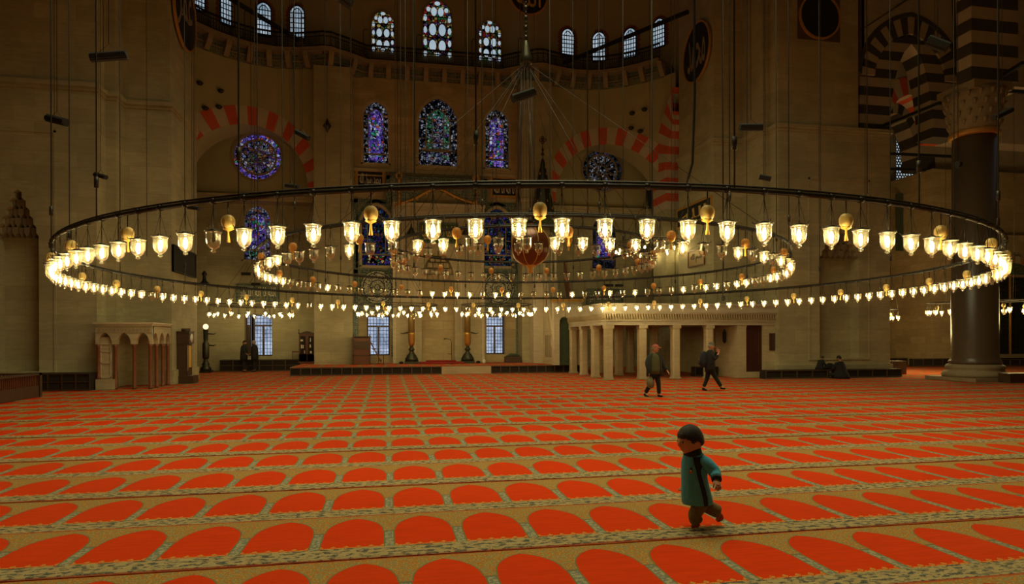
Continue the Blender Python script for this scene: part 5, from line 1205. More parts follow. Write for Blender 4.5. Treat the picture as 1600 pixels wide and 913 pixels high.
def ring(R, z, r, nlamp, name, label, where, nh, litf, mult, a0=0.0, amber=False, clamps=True):
    root = empty('chandelier_ring', (RX, RY, z)); tag(root, label, 'chandelier')
    m = MB(); n = 180; m.tube([(R * cos(2 * pi * i / n), R * sin(2 * pi * i / n), 0) for i in range(n)], r, 8, closed=True); m.tube([(R * cos(2 * pi * i / n), R * sin(2 * pi * i / n), r * 1.5) for i in range(n)], r * .45, 5, closed=True)
    m.build('hoop', 'ring_metal', root)
    m = MB()
    for i in range(nlamp):
        t = a0 + 2 * pi * i / nlamp; c_ = Vector((R * cos(t), R * sin(t), 0)); tg = Vector((-sin(t), cos(t), 0)) * .025
        m.tube([c_ - tg, c_ + tg], r * 1.35, 8)
    m.build('collars', 'ring_metal', root)['kind'] = 'stuff'
    for i in range(nh):
        t = a0 + 2 * pi * (i + .37) / nh; m = MB(); m.tube([(R * cos(t), R * sin(t), 0), (R * cos(t), R * sin(t), .5), (R * cos(t) , R * sin(t), 25.9 - z)], .011, 5)
        m.tube([(R * cos(t), R * sin(t), .45), (R * cos(t), R * sin(t), .60)], .03, 6); m.build('hanging_cable', 'wire', root)
    for i in range(nlamp):
        t = a0 + 2 * pi * i / nlamp; x_, y_, z_ = ring_pt(R, t, z - r); lit = litf(i, t)
        ang = (t - atan2(-RY, -RX)) % (2 * pi)          # 0 = nearest the viewer
        sec = 'near' if (ang < pi / 4 or ang > 7 * pi / 4) else 'right' if ang < 3 * pi / 4 else 'far' if ang < 5 * pi / 4 else 'left'
        st = 'glowing' if lit else 'unlit'
        gp = '%s glass lamps on the %s side of the %s' % (st, sec, where)
        lamp((x_, y_, z_), random.random() * 6.28, lit, '%s bell glass lamp hanging from the %s side of the %s' % (st, sec, where), gp)
        if i % mult == 0:
            t2 = t + pi / nlamp * .98; x_, y_, z_ = ring_pt(R, t2, z - r)
            kind = 'amber' if amber else 'yellow'
            egg((x_, y_, z_), '%s egg with tassel hanging from the %s side of the %s' % (kind, sec, where), '%s tasselled eggs on the %s side of the %s' % (kind, sec, where), amber)
Z1, R1, Z2, R2, Z3, R3 = 3.40, 10.15, 3.76, 6.5, 4.12, 3.35
OFF1 = {int(v) for v in (33, 47, 61, 88, 121)}
ring(R1, Z1, .030, 136, 'outer', 'largest dark ring of the great chandelier spanning nearly the whole photo', 'largest chandelier ring', 22, lambda i, t: i not in OFF1, 4, a0=.0685)
rnd = random.Random(11)
def lit2(i, t):
    ang = (t - atan2(-RY, -RX)) % (2 * pi); d = min(ang, 2 * pi - ang)
    side = abs(d - pi / 2) < .55
    return rnd.random() < (.62 if side and ang < pi else .45 if side else .30)
ring(R2, Z2, .026, 88, 'middle', 'middle dark ring of the great chandelier inside the largest one', 'middle chandelier ring', 14, lit2, 4, a0=.02, amber=True)
ring(R3, Z3, .024, 48, 'inner', 'smallest innermost dark ring of the great chandelier', 'innermost chandelier ring', 8, lambda i, t: False, 4, a0=.03, amber=True)
# centre: ribbed globe, chain, cable bundle
root = empty('ribbed_globe', (RX - .25, RY, 3.75)); tag(root, 'large reddish brown ribbed globe with gilt ribs hanging at the chandelier centre', 'globe'); root.location = (PD(829, 17.25)[0], PD(829, 17.25)[1], Z(415, *PD(829, 17.25)))
gz = .0
m = MB(); m.lathe([(.12, .0), (.26, .05), (.40, .15), (.49, .30), (.52, .48), (.50, .66), (.42, .82), (.28, .96), (.12, 1.06), (.08, 1.14)], n=32, rib=lambda t: 1 - .03 * abs(cos(4 * t))); m.build('globe', 'globe_red', root)
for k in range(8):
    t = pi * k / 4 + .2; m = MB(); m.tube([(r_ * 1.01 * cos(t), r_ * 1.01 * sin(t), z_) for r_, z_ in ((.12, .0), (.26, .05), (.40, .15), (.49, .30), (.52, .48), (.50, .66), (.42, .82), (.28, .96), (.12, 1.06))], .012, 4); m.build('gilt_rib', 'gold_paint', root)
m = MB(); m.lathe([(.0, -.22), (.05, -.20), (.07, -.14), (.06, -.08), (.12, -.03), (.14, .03), (.10, .06)], n=14); m.build('finial', 'gold_paint', root)
m = MB(); m.lathe([(.09, 1.12), (.12, 1.18), (.05, 1.25), (.03, 1.35), (.05, 1.42), (.02, 1.5)], n=10); m.tube([(0, 0, 1.45), (0, 0, 4.0)], .014, 5); m.build('hanging_rod', 'wire', root)
root = empty('central_chain', (RX - .05, RY, 7.4)); tag(root, 'thick dark chain with cone and fan of slanting cables above the chandelier centre', 'chain'); cxk, cyk = PD(823, 17.25); root.location = (cxk, cyk, 0)
zt_ = Z(62, cxk, cyk); zc_ = Z(196, cxk, cyk)
m = MB()
zz = zt_
while zz < 25.8: m.tube([(0, 0, zz), (0, 0, zz + .11)], .045 if int(zz / .13) % 2 else .028, 6); zz += .13
m.build('chain', 'iron', root)
m = MB(); m.lathe([(.02, zt_), (.05, zt_ - .06), (.09, zt_ - .2), (.14, zt_ - .45), (.18, zt_ - .62), (.12, zt_ - .66)], n=12); m.build('cone', 'old_bronze', root)
for k in range(10):
    t = 2 * pi * k / 10 + .2; m = MB(); q = Vector((RX + R3 * cos(t), RY + R3 * sin(t), Z3)) - Vector((cxk, cyk, 0)); m.tube([(0, 0, zt_ - .6), q], .006, 4); m.build('slanting_cable', 'wire', root)
for k in range(4):
    t = 2 * pi * k / 4 - .75; m = MB(); q = Vector((RX + R2 * cos(t), RY + R2 * sin(t), Z2)) - Vector((cxk, cyk, 0)); m.tube([(0, 0, zt_ - .6), q], .006, 4); m.build('slanting_cable', 'wire', root)
for k in range(9):
    t = 2 * pi * k / 9; m = MB(); m.tube([(.12 * cos(t), .12 * sin(t), zt_ - .6), (.32 * cos(t), .25 * sin(t), 3.9)], .006, 4); m.build('drop_cable', 'wire', root)
# thick kinked cable right of centre
cx_, cy_ = PD(1085, 12.0); m = MB(); m.tube([(cx_, cy_, 25.9), (cx_ - .01, cy_, 12), (cx_ + .02, cy_, 6.2), (cx_ - .03, cy_, Z(255, cx_, cy_)), (cx_ - .10, cy_, Z(275, cx_, cy_)), (cx_ - .14, cy_, Z(288, cx_, cy_))], .022, 6); tag(m.build('power_cable', 'iron'), 'thick black kinked cable hanging down just left of the right pier', 'cable')
# ------------------------------------------------------------------ small ring chandeliers
def small_chandelier(px, py, d, R, nl, label, where, tilt=0, egg_n=3, inner=True, fill=0):
    x_, y_ = PD(px, d); z_ = Z(py, x_, y_) + .38; root = empty('small_chandelier', (x_, y_, z_)); tag(root, label, 'chandelier')
    if fill: ld = bpy.data.lights.new('hoop_fill', 'POINT'); ld.energy = fill; ld.color = (1, .74, .30); ld.shadow_soft_size = R; lo = bpy.data.objects.new('hoop_fill', ld); COL.objects.link(lo); lo.parent = root; lo.location = (0, 0, -.3)  # extra unseen point light added inside the hoop to brighten the aisle
    m = MB(); n = 48; m.tube([(R * cos(2 * pi * i / n), R * sin(2 * pi * i / n), 0) for i in range(n)], .022, 6, closed=True)
    m.build('hoop', 'ring_metal', root)
    for k in range(4):
        t = pi / 4 + k * pi / 2; m = MB(); m.tube([(R * cos(t), R * sin(t), 0), (R * .12 * cos(t), R * .12 * sin(t), 2.2)], .008, 4); m.build('stay', 'wire', root)
    top = min(25.9, 9.0 if y_ > 37.2 else 25.9); m = MB(); m.tube([(0, 0, 2.2), (0, 0, top - z_ if top > z_ + 2.5 else 3)], .012, 4); m.build('hanging_cable', 'wire', root)
    if inner:
        m = MB(); r2 = R * .55; m.tube([(r2 * cos(2 * pi * i / 32), r2 * sin(2 * pi * i / 32), -.06) for i in range(32)], .015, 5, closed=True); m.tube([(-R, 0, 0), (R, 0, 0)], .012, 4); m.tube([(0, -R, 0), (0, R, 0)], .012, 4); m.build('inner_hoop', 'ring_metal', root)
    for i in range(nl):
        t = 2 * pi * (i + .3) / nl
        lamp((x_ + R * cos(t), y_ + R * sin(t), z_ - .02), t, True, 'small glowing glass lamp on the outer hoop of the %s' % where, 'glowing lamps of the %s' % where)
    if inner:
        for i in range(max(4, nl // 2)):
            t = 2 * pi * i / max(4, nl // 2); lamp((x_ + R * .55 * cos(t), y_ + R * .55 * sin(t), z_ - .08), t, i % 3 == 0, ('small glowing' if i % 3 == 0 else 'small unlit') + ' glass lamp on the inner hoop of the %s' % where, ('glowing inner' if i % 3 == 0 else 'unlit inner') + ' lamps of the %s' % where)
    for i in range(egg_n):
        t = 2 * pi * (i + .1) / egg_n; egg((x_ + R * cos(t), y_ + R * sin(t), z_ - .02), 'small yellow egg hanging from the %s' % where, 'eggs of the %s' % where)
small_chandelier(393, 490, 32.6, 1.95, 16, 'small ring chandelier before the far left low window', 'chandelier before the far left window')
small_chandelier(622, 489, 31.5, 1.9, 16, 'small ring chandelier before the left side of the mihrab', 'chandelier left of the mihrab')
small_chandelier(776, 489, 31.5, 1.7, 16, 'small ring chandelier before the right side of the mihrab', 'chandelier right of the mihrab')
small_chandelier(1016, 391, 34.2, 1.75, 14, 'small ring chandelier hanging high beyond the columned platform', 'high chandelier behind the platform')
small_chandelier(1388, 495, 34.0, .45, 5, 'tiny lamp cluster hanging before the reddish aisle door', 'cluster before the aisle door', 0, 1, False, 260)
small_chandelier(1478, 486, 31.0, .75, 8, 'small ring chandelier in the aisle just left of the granite column', 'aisle chandelier by the column', 0, 2, False, 260)
small_chandelier(1585, 482, 30.0, .95, 9, 'small ring chandelier before the bronze grille at the right edge', 'chandelier before the bronze grille', 0, 2, True, 200)
# ------------------------------------------------------------------ hanging loudspeakers
def speaker(px, py, d, L_, r, rz, label, tip=0.0, wires=True):
    x_, y_ = PD(px, d); z_ = Z(py, x_, y_); root = empty('hanging_speaker', (x_, y_, z_), rz - YAW); tag(root, label, 'loudspeaker')
    m = MB(); a, c = Vector((-L_ / 2, 0, tip)), Vector((L_ / 2, 0, -tip)); m.tube([a, c], r, 6, smooth=False); m.build('cabinet', 'speaker_black', root)
    m = MB(); m.bar(a * .96 + Vector((0, -r * .9, -.01)), c * .96 + Vector((0, -r * .9, -.01)), .02, r * 1.0); m.build('grille', 'iron', root)
    h = L_ * .38
    m = MB(); m.tube([a * .85, (0, 0, h)], .005, 4); m.tube([c * .85, (0, 0, h)], .005, 4); m.tube([(0, 0, h), (0, 0, 25.9 - z_)], .008, 4)
    if wires: m.tube([a * .3, (a.x * .3, 0, 25.9 - z_)], .006, 4)
    m.build('suspension_wire', 'wire', root)
speaker(171, 88, 12.0, .60, .085, .25, 'large hanging black loudspeaker at upper left, biggest of the four on the left', -.055)
speaker(90, 188, 13.0, .48, .085, -.3, 'black hanging loudspeaker farthest left, above the dark niche', .07)
speaker(158, 275, 15.5, .34, .06, -.3, 'small black hanging loudspeaker above the left end of the largest lamp ring', .05)
speaker(473, 211, 15.5, .36, .07, -.3, 'black hanging loudspeaker before the right foot of the left striped arch', .10)
speaker(457, 291, 18.5, .40, .065, -.2, 'small black loudspeaker hanging just above the largest ring, left of centre', .03)
speaker(303, 325, 19.0, .36, .06, -.2, 'small black loudspeaker under the largest ring beside the left pier edge', .03)
speaker(819, 149, 12.0, .42, .085, .3, 'black hanging loudspeaker tilted up, right of the upper centre windows', -.09)
speaker(541, 1, 11.5, .22, .09, .8, 'black loudspeaker cut by the top edge above the left stained windows', .03)
speaker(1174, 199, 14.5, .50, .085, .0, 'level black hanging loudspeaker before the right pier cornice', .0)
speaker(1196, 278, 16.5, .27, .07, -.2, 'small black loudspeaker hanging below the right pier cornice', .035)
speaker(1356, 311, 16.5, .40, .055, 0, 'small level black loudspeaker touching the ring line before the right pier', -.0)
speaker(1466, 69, 14.0, .36, .12, -.5, 'bulky black loudspeaker hanging before the striped arch', .12)
speaker(1567, 178, 15.5, .52, .075, .2, 'black hanging loudspeaker right of the column capital', -.12)
speaker(1498, 257, 20.0, .10, .11, .2, 'tiny black loudspeaker hanging before the granite column', 0)
speaker(1130, 466, 21.0, .07, .09, 0, 'tiny dark hanging fitting just above the columned platform', 0)
for (px, d, zb, lb) in ((230, 17, 3.4, 'left pier'), (305, 20, 3.4, 'edge of the left pier'), (549, 9.0, 3.43, 'left of the stained windows'), (1050, 15, 4, 'right striped arch'), (1283, 14, 3.5, 'right pier disc'), (1355, 13, 3.5, 'right pier corner')):
    x_, y_ = PD(px, d); m = MB(); m.tube([(x_, y_, zb + .5), (x_, y_, 25.9)], .007, 4); tag(m.build('hanging_wire', 'wire'), 'long thin dark wire hanging before the ' + lb if not lb.startswith('left of') else 'long thin dark wire hanging just ' + lb, 'wire')
# ================================================================== PEOPLE
plain('skin_warm', (.42, .20, .10), .6, 0, .08, 12); plain('skin_pink', (.55, .27, .17), .6, 0, .08, 12)
plain('hair_black', (.010, .008, .007), .75, 0, .3, 60); plain('hair_grey', (.25, .23, .21), .8, 0, .3, 60)
plain('eye_dark', (.02, .012, .01), .2); plain('lip', (.36, .12, .08), .5)
plain('teal_fleece', (.07, .34, .52), .95, 0, .22, 28, .3); plain('navy_cloth', (.012, .016, .028), .9, 0, .3, 28)
plain('khaki_cloth', (.16, .115, .045), .95, 0, .25, 24, .2); plain('red_shoe', (.45, .03, .015), .6); plain('sole', (.05, .03, .02), .8)
plain('black_cloth', (.012, .012, .013), .95, 0, .4, 14); plain('olive_cloth', (.085, .085, .035), .95, 0, .3, 14); plain('dark_jacket', (.022, .030, .030), .9, 0, .35, 14)
plain('red_cap', (.42, .11, .08), .9, 0, .25, 20); plain('grey_cap', (.10, .10, .085), .9, 0, .25, 20); plain('bag_plastic', (.16, .15, .09), .35, 0, .5, 9)
def skin_graph(verts, edges, radii, sub=2):
    me = bpy.data.meshes.new('t'); me.from_pydata([tuple(v) for v in verts], edges, []); o = bpy.data.objects.new('t', me); COL.objects.link(o)
    md = o.modifiers.new('s', 'SKIN'); md.use_smooth_shade = True; md.branch_smoothing = .3
    sv = me.skin_vertices[0].data
    for i, r in enumerate(radii): sv[i].radius = r if isinstance(r, tuple) else (r, r); sv[i].use_root = (i == 0)
    if sub: s2 = o.modifiers.new('u', 'SUBSURF'); s2.levels = sub; s2.render_levels = sub
    bpy.context.view_layer.update(); e = o.evaluated_get(bpy.context.evaluated_depsgraph_get()); m2 = e.to_mesh()
    vs = [tuple(v.co) for v in m2.vertices]; fs = [tuple(p.vertices) for p in m2.polygons]; e.to_mesh_clear()
    bpy.data.objects.remove(o); bpy.data.meshes.remove(me); return vs, fs
def g1(a, s): return math.exp(-(a / s) ** 2)
def head_verts(H, yaw=0, pitch=0, c=(0, 0, 0), shell=0.0, cut=None, child=False, n=40, m=28):
    """head of height H facing -y before the turn; shell > 0 gives hair or a cap, kept where cut(az, el) is true"""
    vs, fs = [], []; keep = []
    Rz = Matrix.Rotation(yaw, 3, 'Z'); Rx = Matrix.Rotation(pitch, 3, 'X')
    for j in range(m + 1):
        el = -pi / 2 + pi * j / m
        for i in range(n):
            az = 2 * pi * i / n                      # az 0 = front
            x, y, z = cos(el) * sin(az), -cos(el) * cos(az), sin(el)
            front = max(0, cos(az)) * cos(el)
            jaw = max(0, -z); wx = (.375 if child else .345) * (1 - .30 * jaw ** 1.4); wy = .44 * (1 - .16 * jaw ** 1.5 * (1 if y > 0 else .3)); wz = .5
            p = Vector((x * wx, y * wy + (.02 if z < 0 else .03 * z), z * wz))
            a = az if az < pi else az - 2 * pi
            if shell == 0:
                k = 0
                k += .075 * g1(a, .13) * g1(z + .14, .13) + .03 * g1(a, .10) * g1(z + .02, .16)           # nose
                k -= .030 * (g1(abs(a) - .42, .17)) * g1(z - .05, .09)                                     # eye sockets
                k += .014 * g1(a, .7) * g1(z - .20, .09)                                                    # brow
                k += .018 * g1(a, .22) * g1(z + .40, .045) + .018 * g1(a, .22) * g1(z + .50, .04) - .012 * g1(a, .24) * g1(z + .45, .025)   # lips
                k += .030 * g1(a, .26) * g1(z + .72, .13)                                                   # chin
                k += (.028 if child else .012) * g1(abs(a) - .75, .28) * g1(z + .28, .2)                    # cheeks
                k += .05 * g1(abs(a) - 1.62, .09) * g1(z + .05, .17)                                        # ears
                p += Vector((x, y, 0)).normalized() * k if (abs(x) + abs(y)) > 1e-6 else Vector((0, 0, 0))
            else:
                mk = cut(a, z) if cut else 1; sm = max(0, min(1, mk * 5 + .15)); p *= .985 + shell * (sm ** .6) * (1 + .10 * sin(11 * a + 5 * z) * cos(9 * z + a))
            p = Rz @ (Rx @ (p * H)); vs.append(tuple(p + Vector(c))); keep.append(True if cut is None else mk > -.06)
    for j in range(m):
        for i in range(n):
            q = (j * n + i, j * n + (i + 1) % n, (j + 1) * n + (i + 1) % n, (j + 1) * n + i)
            if all(keep[k] for k in q): fs.append(q)
    return vs, fs
def hairline(top, back=-.5):
    def f(a, z):
        a = abs(a); P = [(0, top), (.7, top - .03), (1.05, top - .22), (1.25, top - .45), (1.40, .0), (1.75, .0), (2.0, -.30), (2.4, back), (3.2, back)]
        for (a0, z0), (a1, z1) in zip(P, P[1:]):
            if a <= a1: return z - (z0 + (z1 - z0) * (a - a0) / (a1 - a0))
        return z - back
    return f
def face_pt(H, az, z, r, yaw, pitch, c):
    el = math.asin(z); p = Vector((cos(el) * sin(az) * .345 * r, -cos(el) * cos(az) * .44 * r, z * .5)) * H
    return Matrix.Rotation(yaw, 3, 'Z') @ (Matrix.Rotation(pitch, 3, 'X') @ p) + Vector(c)
def hand_tubes(mb, w, d, side, s=1.0, curl=.5):
    """palm and five separate curled fingers grown from the wrist w along d; side points to the thumb"""
    d = Vector(d).normalized(); side = Vector(side); side = (side - d * side.dot(d)).normalized(); nrm = d.cross(side); w = Vector(w)
    n = 12; vs = []; fs = []
    for (t, a_, b_) in ((-.03, .022, .020), (.0, .024, .019), (.03, .038, .018), (.06, .042, .017), (.085, .038, .014), (.095, .026, .009)):
        for k in range(n): q = 2 * pi * k / n; vs.append(w + d * t * s + side * a_ * s * cos(q) + nrm * b_ * s * sin(q))
    for i in range(5):
        for k in range(n): fs.append((i * n + k, i * n + (k + 1) % n, (i + 1) * n + (k + 1) % n, (i + 1) * n + k))
    fs += [tuple(range(n - 1, -1, -1)), tuple(5 * n + k for k in range(n))]; mb.add(vs, fs, 0, True)
    for o_, L_ in ((.030, .070), (.010, .078), (-.010, .072), (-.029, .056)):
        p = w + d * .078 * s + side * o_ * s; pts = [p]; a = curl * .25
        for q in (.42, .32, .26): p = p + (d * cos(a) + nrm * sin(a)) * L_ * s * q; pts.append(p); a += curl * .65
        mb.tube(pts, [.0105 * s, .0105 * s, .0095 * s, .006 * s], 7)
    p = w + d * .02 * s + side * .026 * s; pts = [p]
    for q in (.034, .030, .022): p = p + (d * .78 + side * (.50 if q > .03 else .1) + nrm * .30).normalized() * q * s; pts.append(p)
    mb.tube(pts, [.014 * s, .013 * s, .011 * s, .007 * s], 7)
def rings_mesh(mb, rings, n=20, mi=0, cap=True):
    """rings: (cx, cy, z, rx, ry) from bottom to top"""
    vs = []; fs = []
    for (cx, cy, z, rx, ry) in rings:
        for k in range(n): t = 2 * pi * k / n; vs.append((cx + rx * cos(t), cy + ry * sin(t), z))
    for i in range(len(rings) - 1):
        for k in range(n): fs.append((i * n + k, i * n + (k + 1) % n, (i + 1) * n + (k + 1) % n, (i + 1) * n + k))
    if cap: fs += [tuple(range(n - 1, -1, -1)), tuple((len(rings) - 1) * n + k for k in range(n))]
    mb.add(vs, fs, mi, True)
def build_person(name, loc, label, J, rad, headc, H, hyaw, hpitch, skin, hair, scale=1.0, child=False, hands=None, gear=None, group=None, hair_cut=None):
    root = empty(name, loc, -YAW); tag(root, label, 'person', group)
    keys = ['pel', 'spi', 'che', 'nek', 'shL', 'elL', 'wrL', 'shR', 'elR', 'wrR', 'hiL', 'knL', 'anL', 'toL', 'hiR', 'knR', 'anR', 'toR']
    V = [Vector(J[k]) for k in keys]; ix = {k: i for i, k in enumerate(keys)}
    E = [(ix[a], ix[b_]) for a, b_ in (('pel', 'spi'), ('spi', 'che'), ('che', 'nek'), ('che', 'shL'), ('shL', 'elL'), ('elL', 'wrL'), ('che', 'shR'), ('shR', 'elR'), ('elR', 'wrR'), ('pel', 'hiL'), ('hiL', 'knL'), ('knL', 'anL'), ('anL', 'toL'), ('pel', 'hiR'), ('hiR', 'knR'), ('knR', 'anR'), ('anR', 'toR'))]
    base = dict(pel=.115, spi=.10, che=.115, nek=.052, shL=.055, elL=.038, wrL=.026, shR=.055, elR=.038, wrR=.026, hiL=.08, knL=.052, anL=.036, toL=.026, hiR=.08, knR=.052, anR=.036, toR=.026)
    R = [base[k] * rad for k in keys]
    V.append(Vector(headc) + Vector((0, 0, -H * .30))); E.append((ix['nek'], len(V) - 1)); R.append(.050 * rad)
    for w, e in (('wrL', 'elL'), ('wrR', 'elR')):
        d = Vector(J[w]) - Vector(J[e]); hands = dict(hands or {}); hands.setdefault(w, (d, Vector((0, -1, .2)), .6))
    mb = MB()
    for w in ('wrL', 'wrR'): hand_tubes(mb, J[w], hands[w][0], hands[w][1], rad * (1.0 if not child else 1.22), hands[w][2])
    vs, fs = skin_graph(V, E, R, 1 if not child else 2); mb.add(vs, fs, 0, True)
    vs, fs = head_verts(H, hyaw, hpitch, headc, child=child); mb.add(vs, fs, 0, True)
    for s in (-1, 1):
        p = face_pt(H, s * .42, .10, .955, hyaw, hpitch, headc); mb.lathe([(0, -.05 * H), (.035 * H, -.02 * H), (.035 * H, .02 * H), (0, .05 * H)], tuple(p), 8, 1)
        a, b_ = face_pt(H, s * .22, .32, 1.0, hyaw, hpitch, headc), face_pt(H, s * .58, .30, 1.0, hyaw, hpitch, headc); mb.tube([a, (a + b_) / 2 + Vector((0, 0, .015 * H)), b_], .011 * H, 5, 3)
    a, b_, c = (face_pt(H, q, -.45, 1.03, hyaw, hpitch, headc) for q in (-.22, 0, .22)); mb.tube([a, b_, c], .012 * H, 5, 2)
    mb.build('body', [skin, 'eye_dark', 'lip', hair], root)
    hc = hair_cut or hairline(.40)
    vs, fs = head_verts(H, hyaw, hpitch, headc, .13 if child else .09, hc, child, 56, 40); mb = MB(); mb.add(vs, fs, 0, True); mb.build('hair', hair, root)
    return root
def garment_legs(root, J, rad, mat, hem=.95, r=(.095, .098, .070, .062), name='trousers'):
    V = [Vector(J['pel'])]; E = []; R = [r[0] * rad * 1.25]
    for s in 'LR':
        a, k, n_ = Vector(J['hi' + s]), Vector(J['kn' + s]), Vector(J['an' + s]); n_ = k + (n_ - k) * hem
        i0 = len(V); V += [a, (a + k) / 2, k, (k + n_) / 2, n_]; E += [(0, i0), (i0, i0 + 1), (i0 + 1, i0 + 2), (i0 + 2, i0 + 3), (i0 + 3, i0 + 4)]; R += [r[1] * rad, r[1] * rad * .92, r[2] * rad, r[2] * rad * .95, r[3] * rad]
    vs, fs = skin_graph(V, E, R, 2); mb = MB(); mb.add(vs, fs, 0, True); return mb.build(name, mat, root)
def garment_sleeve(root, J, s, rad, mat, r=(.075, .062, .050), stop=.93, name='sleeve'):
    a, e, w = Vector(J['sh' + s]), Vector(J['el' + s]), Vector(J['wr' + s]); w = e + (w - e) * stop; ch = Vector(J['che'])
    V = [a + (ch - a) * .3, a, (a + e) / 2, e, (e + w) / 2, w]; R = [r[0] * rad * 1.1, r[0] * rad, r[1] * rad * 1.05, r[1] * rad, r[2] * rad, r[2] * rad]
    vs, fs = skin_graph(V, [(i, i + 1) for i in range(5)], R, 2); mb = MB(); mb.add(vs, fs, 0, True); return mb.build(name, mat, root)
def shoe(root, an, to, rad, mat, sole='sole'):
    an, to = Vector(an), Vector(to); d = (to - an); d.z = 0; d = d.normalized() if d.length > 0 else Vector((1, 0, 0)); heel = an - d * .04 * rad; heel.z = to.z
    V = [an + Vector((0, 0, .01)), Vector((an.x, an.y, (an.z + to.z) / 2)), heel, (heel + to) / 2 + Vector((0, 0, .012 * rad)), to]
    vs, fs = skin_graph(V, [(0, 1), (1, 2), (1, 3), (3, 4)], [.045 * rad, .045 * rad, .036 * rad, .042 * rad, .030 * rad], 2); mb = MB(); mb.add(vs, fs, 0, True); return mb.build('shoe', mat, root)
def jp_factory(px0, py0, d):
    k = d / F
    def jp(px, py, dy=0.0): return ((px - px0) * k * (d + dy) / d, dy, (py0 - py) * k)
    return jp, k
# ---------------- the little boy
fx_, fy_ = floor_at(1092, 824); dB = dep(fx_, fy_); jp, k = jp_factory(1092, 825, dB); rb = .62
J = dict(pel=jp(1090, 783), spi=jp(1088, 762), che=jp(1086, 735), nek=jp(1082, 716), shL=jp(1097, 718, -.075), elL=jp(1111, 736, -.12), wrL=jp(1109, 744, -.205), shR=jp(1078, 724, .085), elR=jp(1080, 744, .12), wrR=jp(1076, 757, .09),
         hiL=jp(1093, 787, -.055), knL=jp(1081, 802, -.06), anL=jp(1086, 817, -.045), toL=jp(1076, 821.5, -.055), hiR=jp(1093, 787, .055), knR=jp(1111, 797, .05), anR=jp(1127, 805, .05), toR=jp(1121, 818, .05))
hb = jp(1077.5, 690, -.0); H = 46 * k; hy = radians(-68)
boy = build_person('person', (fx_, fy_, 0.0), 'small boy in teal fleece jacket and khaki trousers running across the carpet', J, rb, hb, H, hy, radians(8), 'skin_warm', 'hair_black', child=True,
                   hands={'wrL': (Vector((-.05, -.75, -.55)), Vector((-1, 0, .1)), 1.0), 'wrR': (Vector((-.5, 0, -.8)), Vector((0, -1, 0)), .6)},
                   hair_cut=hairline(.36, -.42))
mb = MB(); rg = [(788, 1066, 1112, .115), (786, 1065, 1113, .118), (775, 1064, 1111, .115), (760, 1064, 1107, .11), (745, 1064, 1104, .108), (732, 1064, 1106, .108), (724, 1064, 1107, .105), (717, 1066, 1104, .098), (711, 1068, 1099, .082), (706, 1071, 1095, .062)]
rings_mesh(mb, [(((a + c) / 2 - 1092) * k, 0, (825 - y) * k, (c - a) / 2 * k, w) for y, a, c, w in rg], 28); mb.build('jacket', 'teal_fleece', boy)
garment_sleeve(boy, J, 'L', rb, 'teal_fleece', (.100, .098, .085), .86); garment_sleeve(boy, J, 'R', rb, 'teal_fleece', (.078, .074, .070), .9)
mb = MB(); wv = Vector(J['elL']) + (Vector(J['wrL']) - Vector(J['elL'])) * .86; dv = (Vector(J['wrL']) - Vector(J['elL'])).normalized(); mb.tube([wv - dv * .01, wv + dv * .012], [.047, .045], 18); mb.build('cuff', ['navy_cloth'], boy)
garment_legs(boy, J, rb, 'khaki_cloth', 1.0, (.088, .118, .112, .108))
mb = MB(); rings_mesh(mb, [((1083 - 1092) * k, 0, (825 - 714) * k, .092, .088), ((1082 - 1092) * k, 0, (825 - 708) * k, .084, .080), ((1082.5 - 1092) * k, 0, (825 - 702) * k, .072, .068), ((1083.5 - 1092) * k, 0, (825 - 700) * k, .062, .058)], 20); mb.build('collar', 'navy_cloth', boy)
mb = MB()      # dark side panel running from shoulder to hem, laid on the jacket surface
def jk(y, tt, o=.004):
    for (y0, a0, c0, w0), (y1, a1, c1, w1) in zip(rg, rg[1:]):
        if y1 <= y <= y0:
            f = (y0 - y) / (y0 - y1); a, c, w = a0 + (a1 - a0) * f, c0 + (c1 - c0) * f, w0 + (w1 - w0) * f
            return (((a + c) / 2 - 1092) * k + ((c - a) / 2 * k + o) * cos(tt), (w + o) * sin(tt), (825 - y) * k)
    return None
path_ = [(788, -1.36, -1.04), (775, -1.38, -1.04), (762, -1.42, -1.06), (750, -1.50, -1.15), (740, -1.62, -1.30), (732, -1.72, -1.36), (724, -1.85, -1.2), (718, -1.9, -1.0), (713, -1.9, -.9)]
vs = []
for y, t0, t1 in path_: vs += [jk(y, t0), jk(y, (t0 + t1) / 2), jk(y, t1)]
mb.add(vs, [f_ for i in range(len(path_) - 1) for f_ in ((i * 3, i * 3 + 1, i * 3 + 4, i * 3 + 3), (i * 3 + 1, i * 3 + 2, i * 3 + 5, i * 3 + 4))], 0, True); mb.build('side_panel', 'navy_cloth', boy)
mb = MB(); q = [jk(737, -2.16, .006), jk(737, -1.96, .006), jk(730, -1.98, .006), jk(728, -2.06, .006), jk(730, -2.14, .006)]; mb.add(q, [(0, 1, 2, 3, 4)]); mb.build('badge', 'navy_cloth', boy)
mb = MB(); q = [jk(737.5, -2.20, .007), jk(737.5, -1.94, .007), jk(734.5, -1.94, .007), jk(734.5, -2.20, .007)]; mb.add(q, [(0, 1, 2, 3)]); mb.build('badge_stripe', 'red_cap', boy)
mb = MB(); q = [jk(734.4, -2.12, .008), jk(734.4, -2.02, .008), jk(732, -2.02, .008), jk(732, -2.12, .008)]; mb.add(q, [(0, 1, 2, 3)]); mb.build('badge_mark', 'script_white', boy)
shoe(boy, J['anL'], J['toL'], rb * .9, 'red_shoe'); shoe(boy, J['anR'], J['toR'], rb * .9, 'red_shoe')
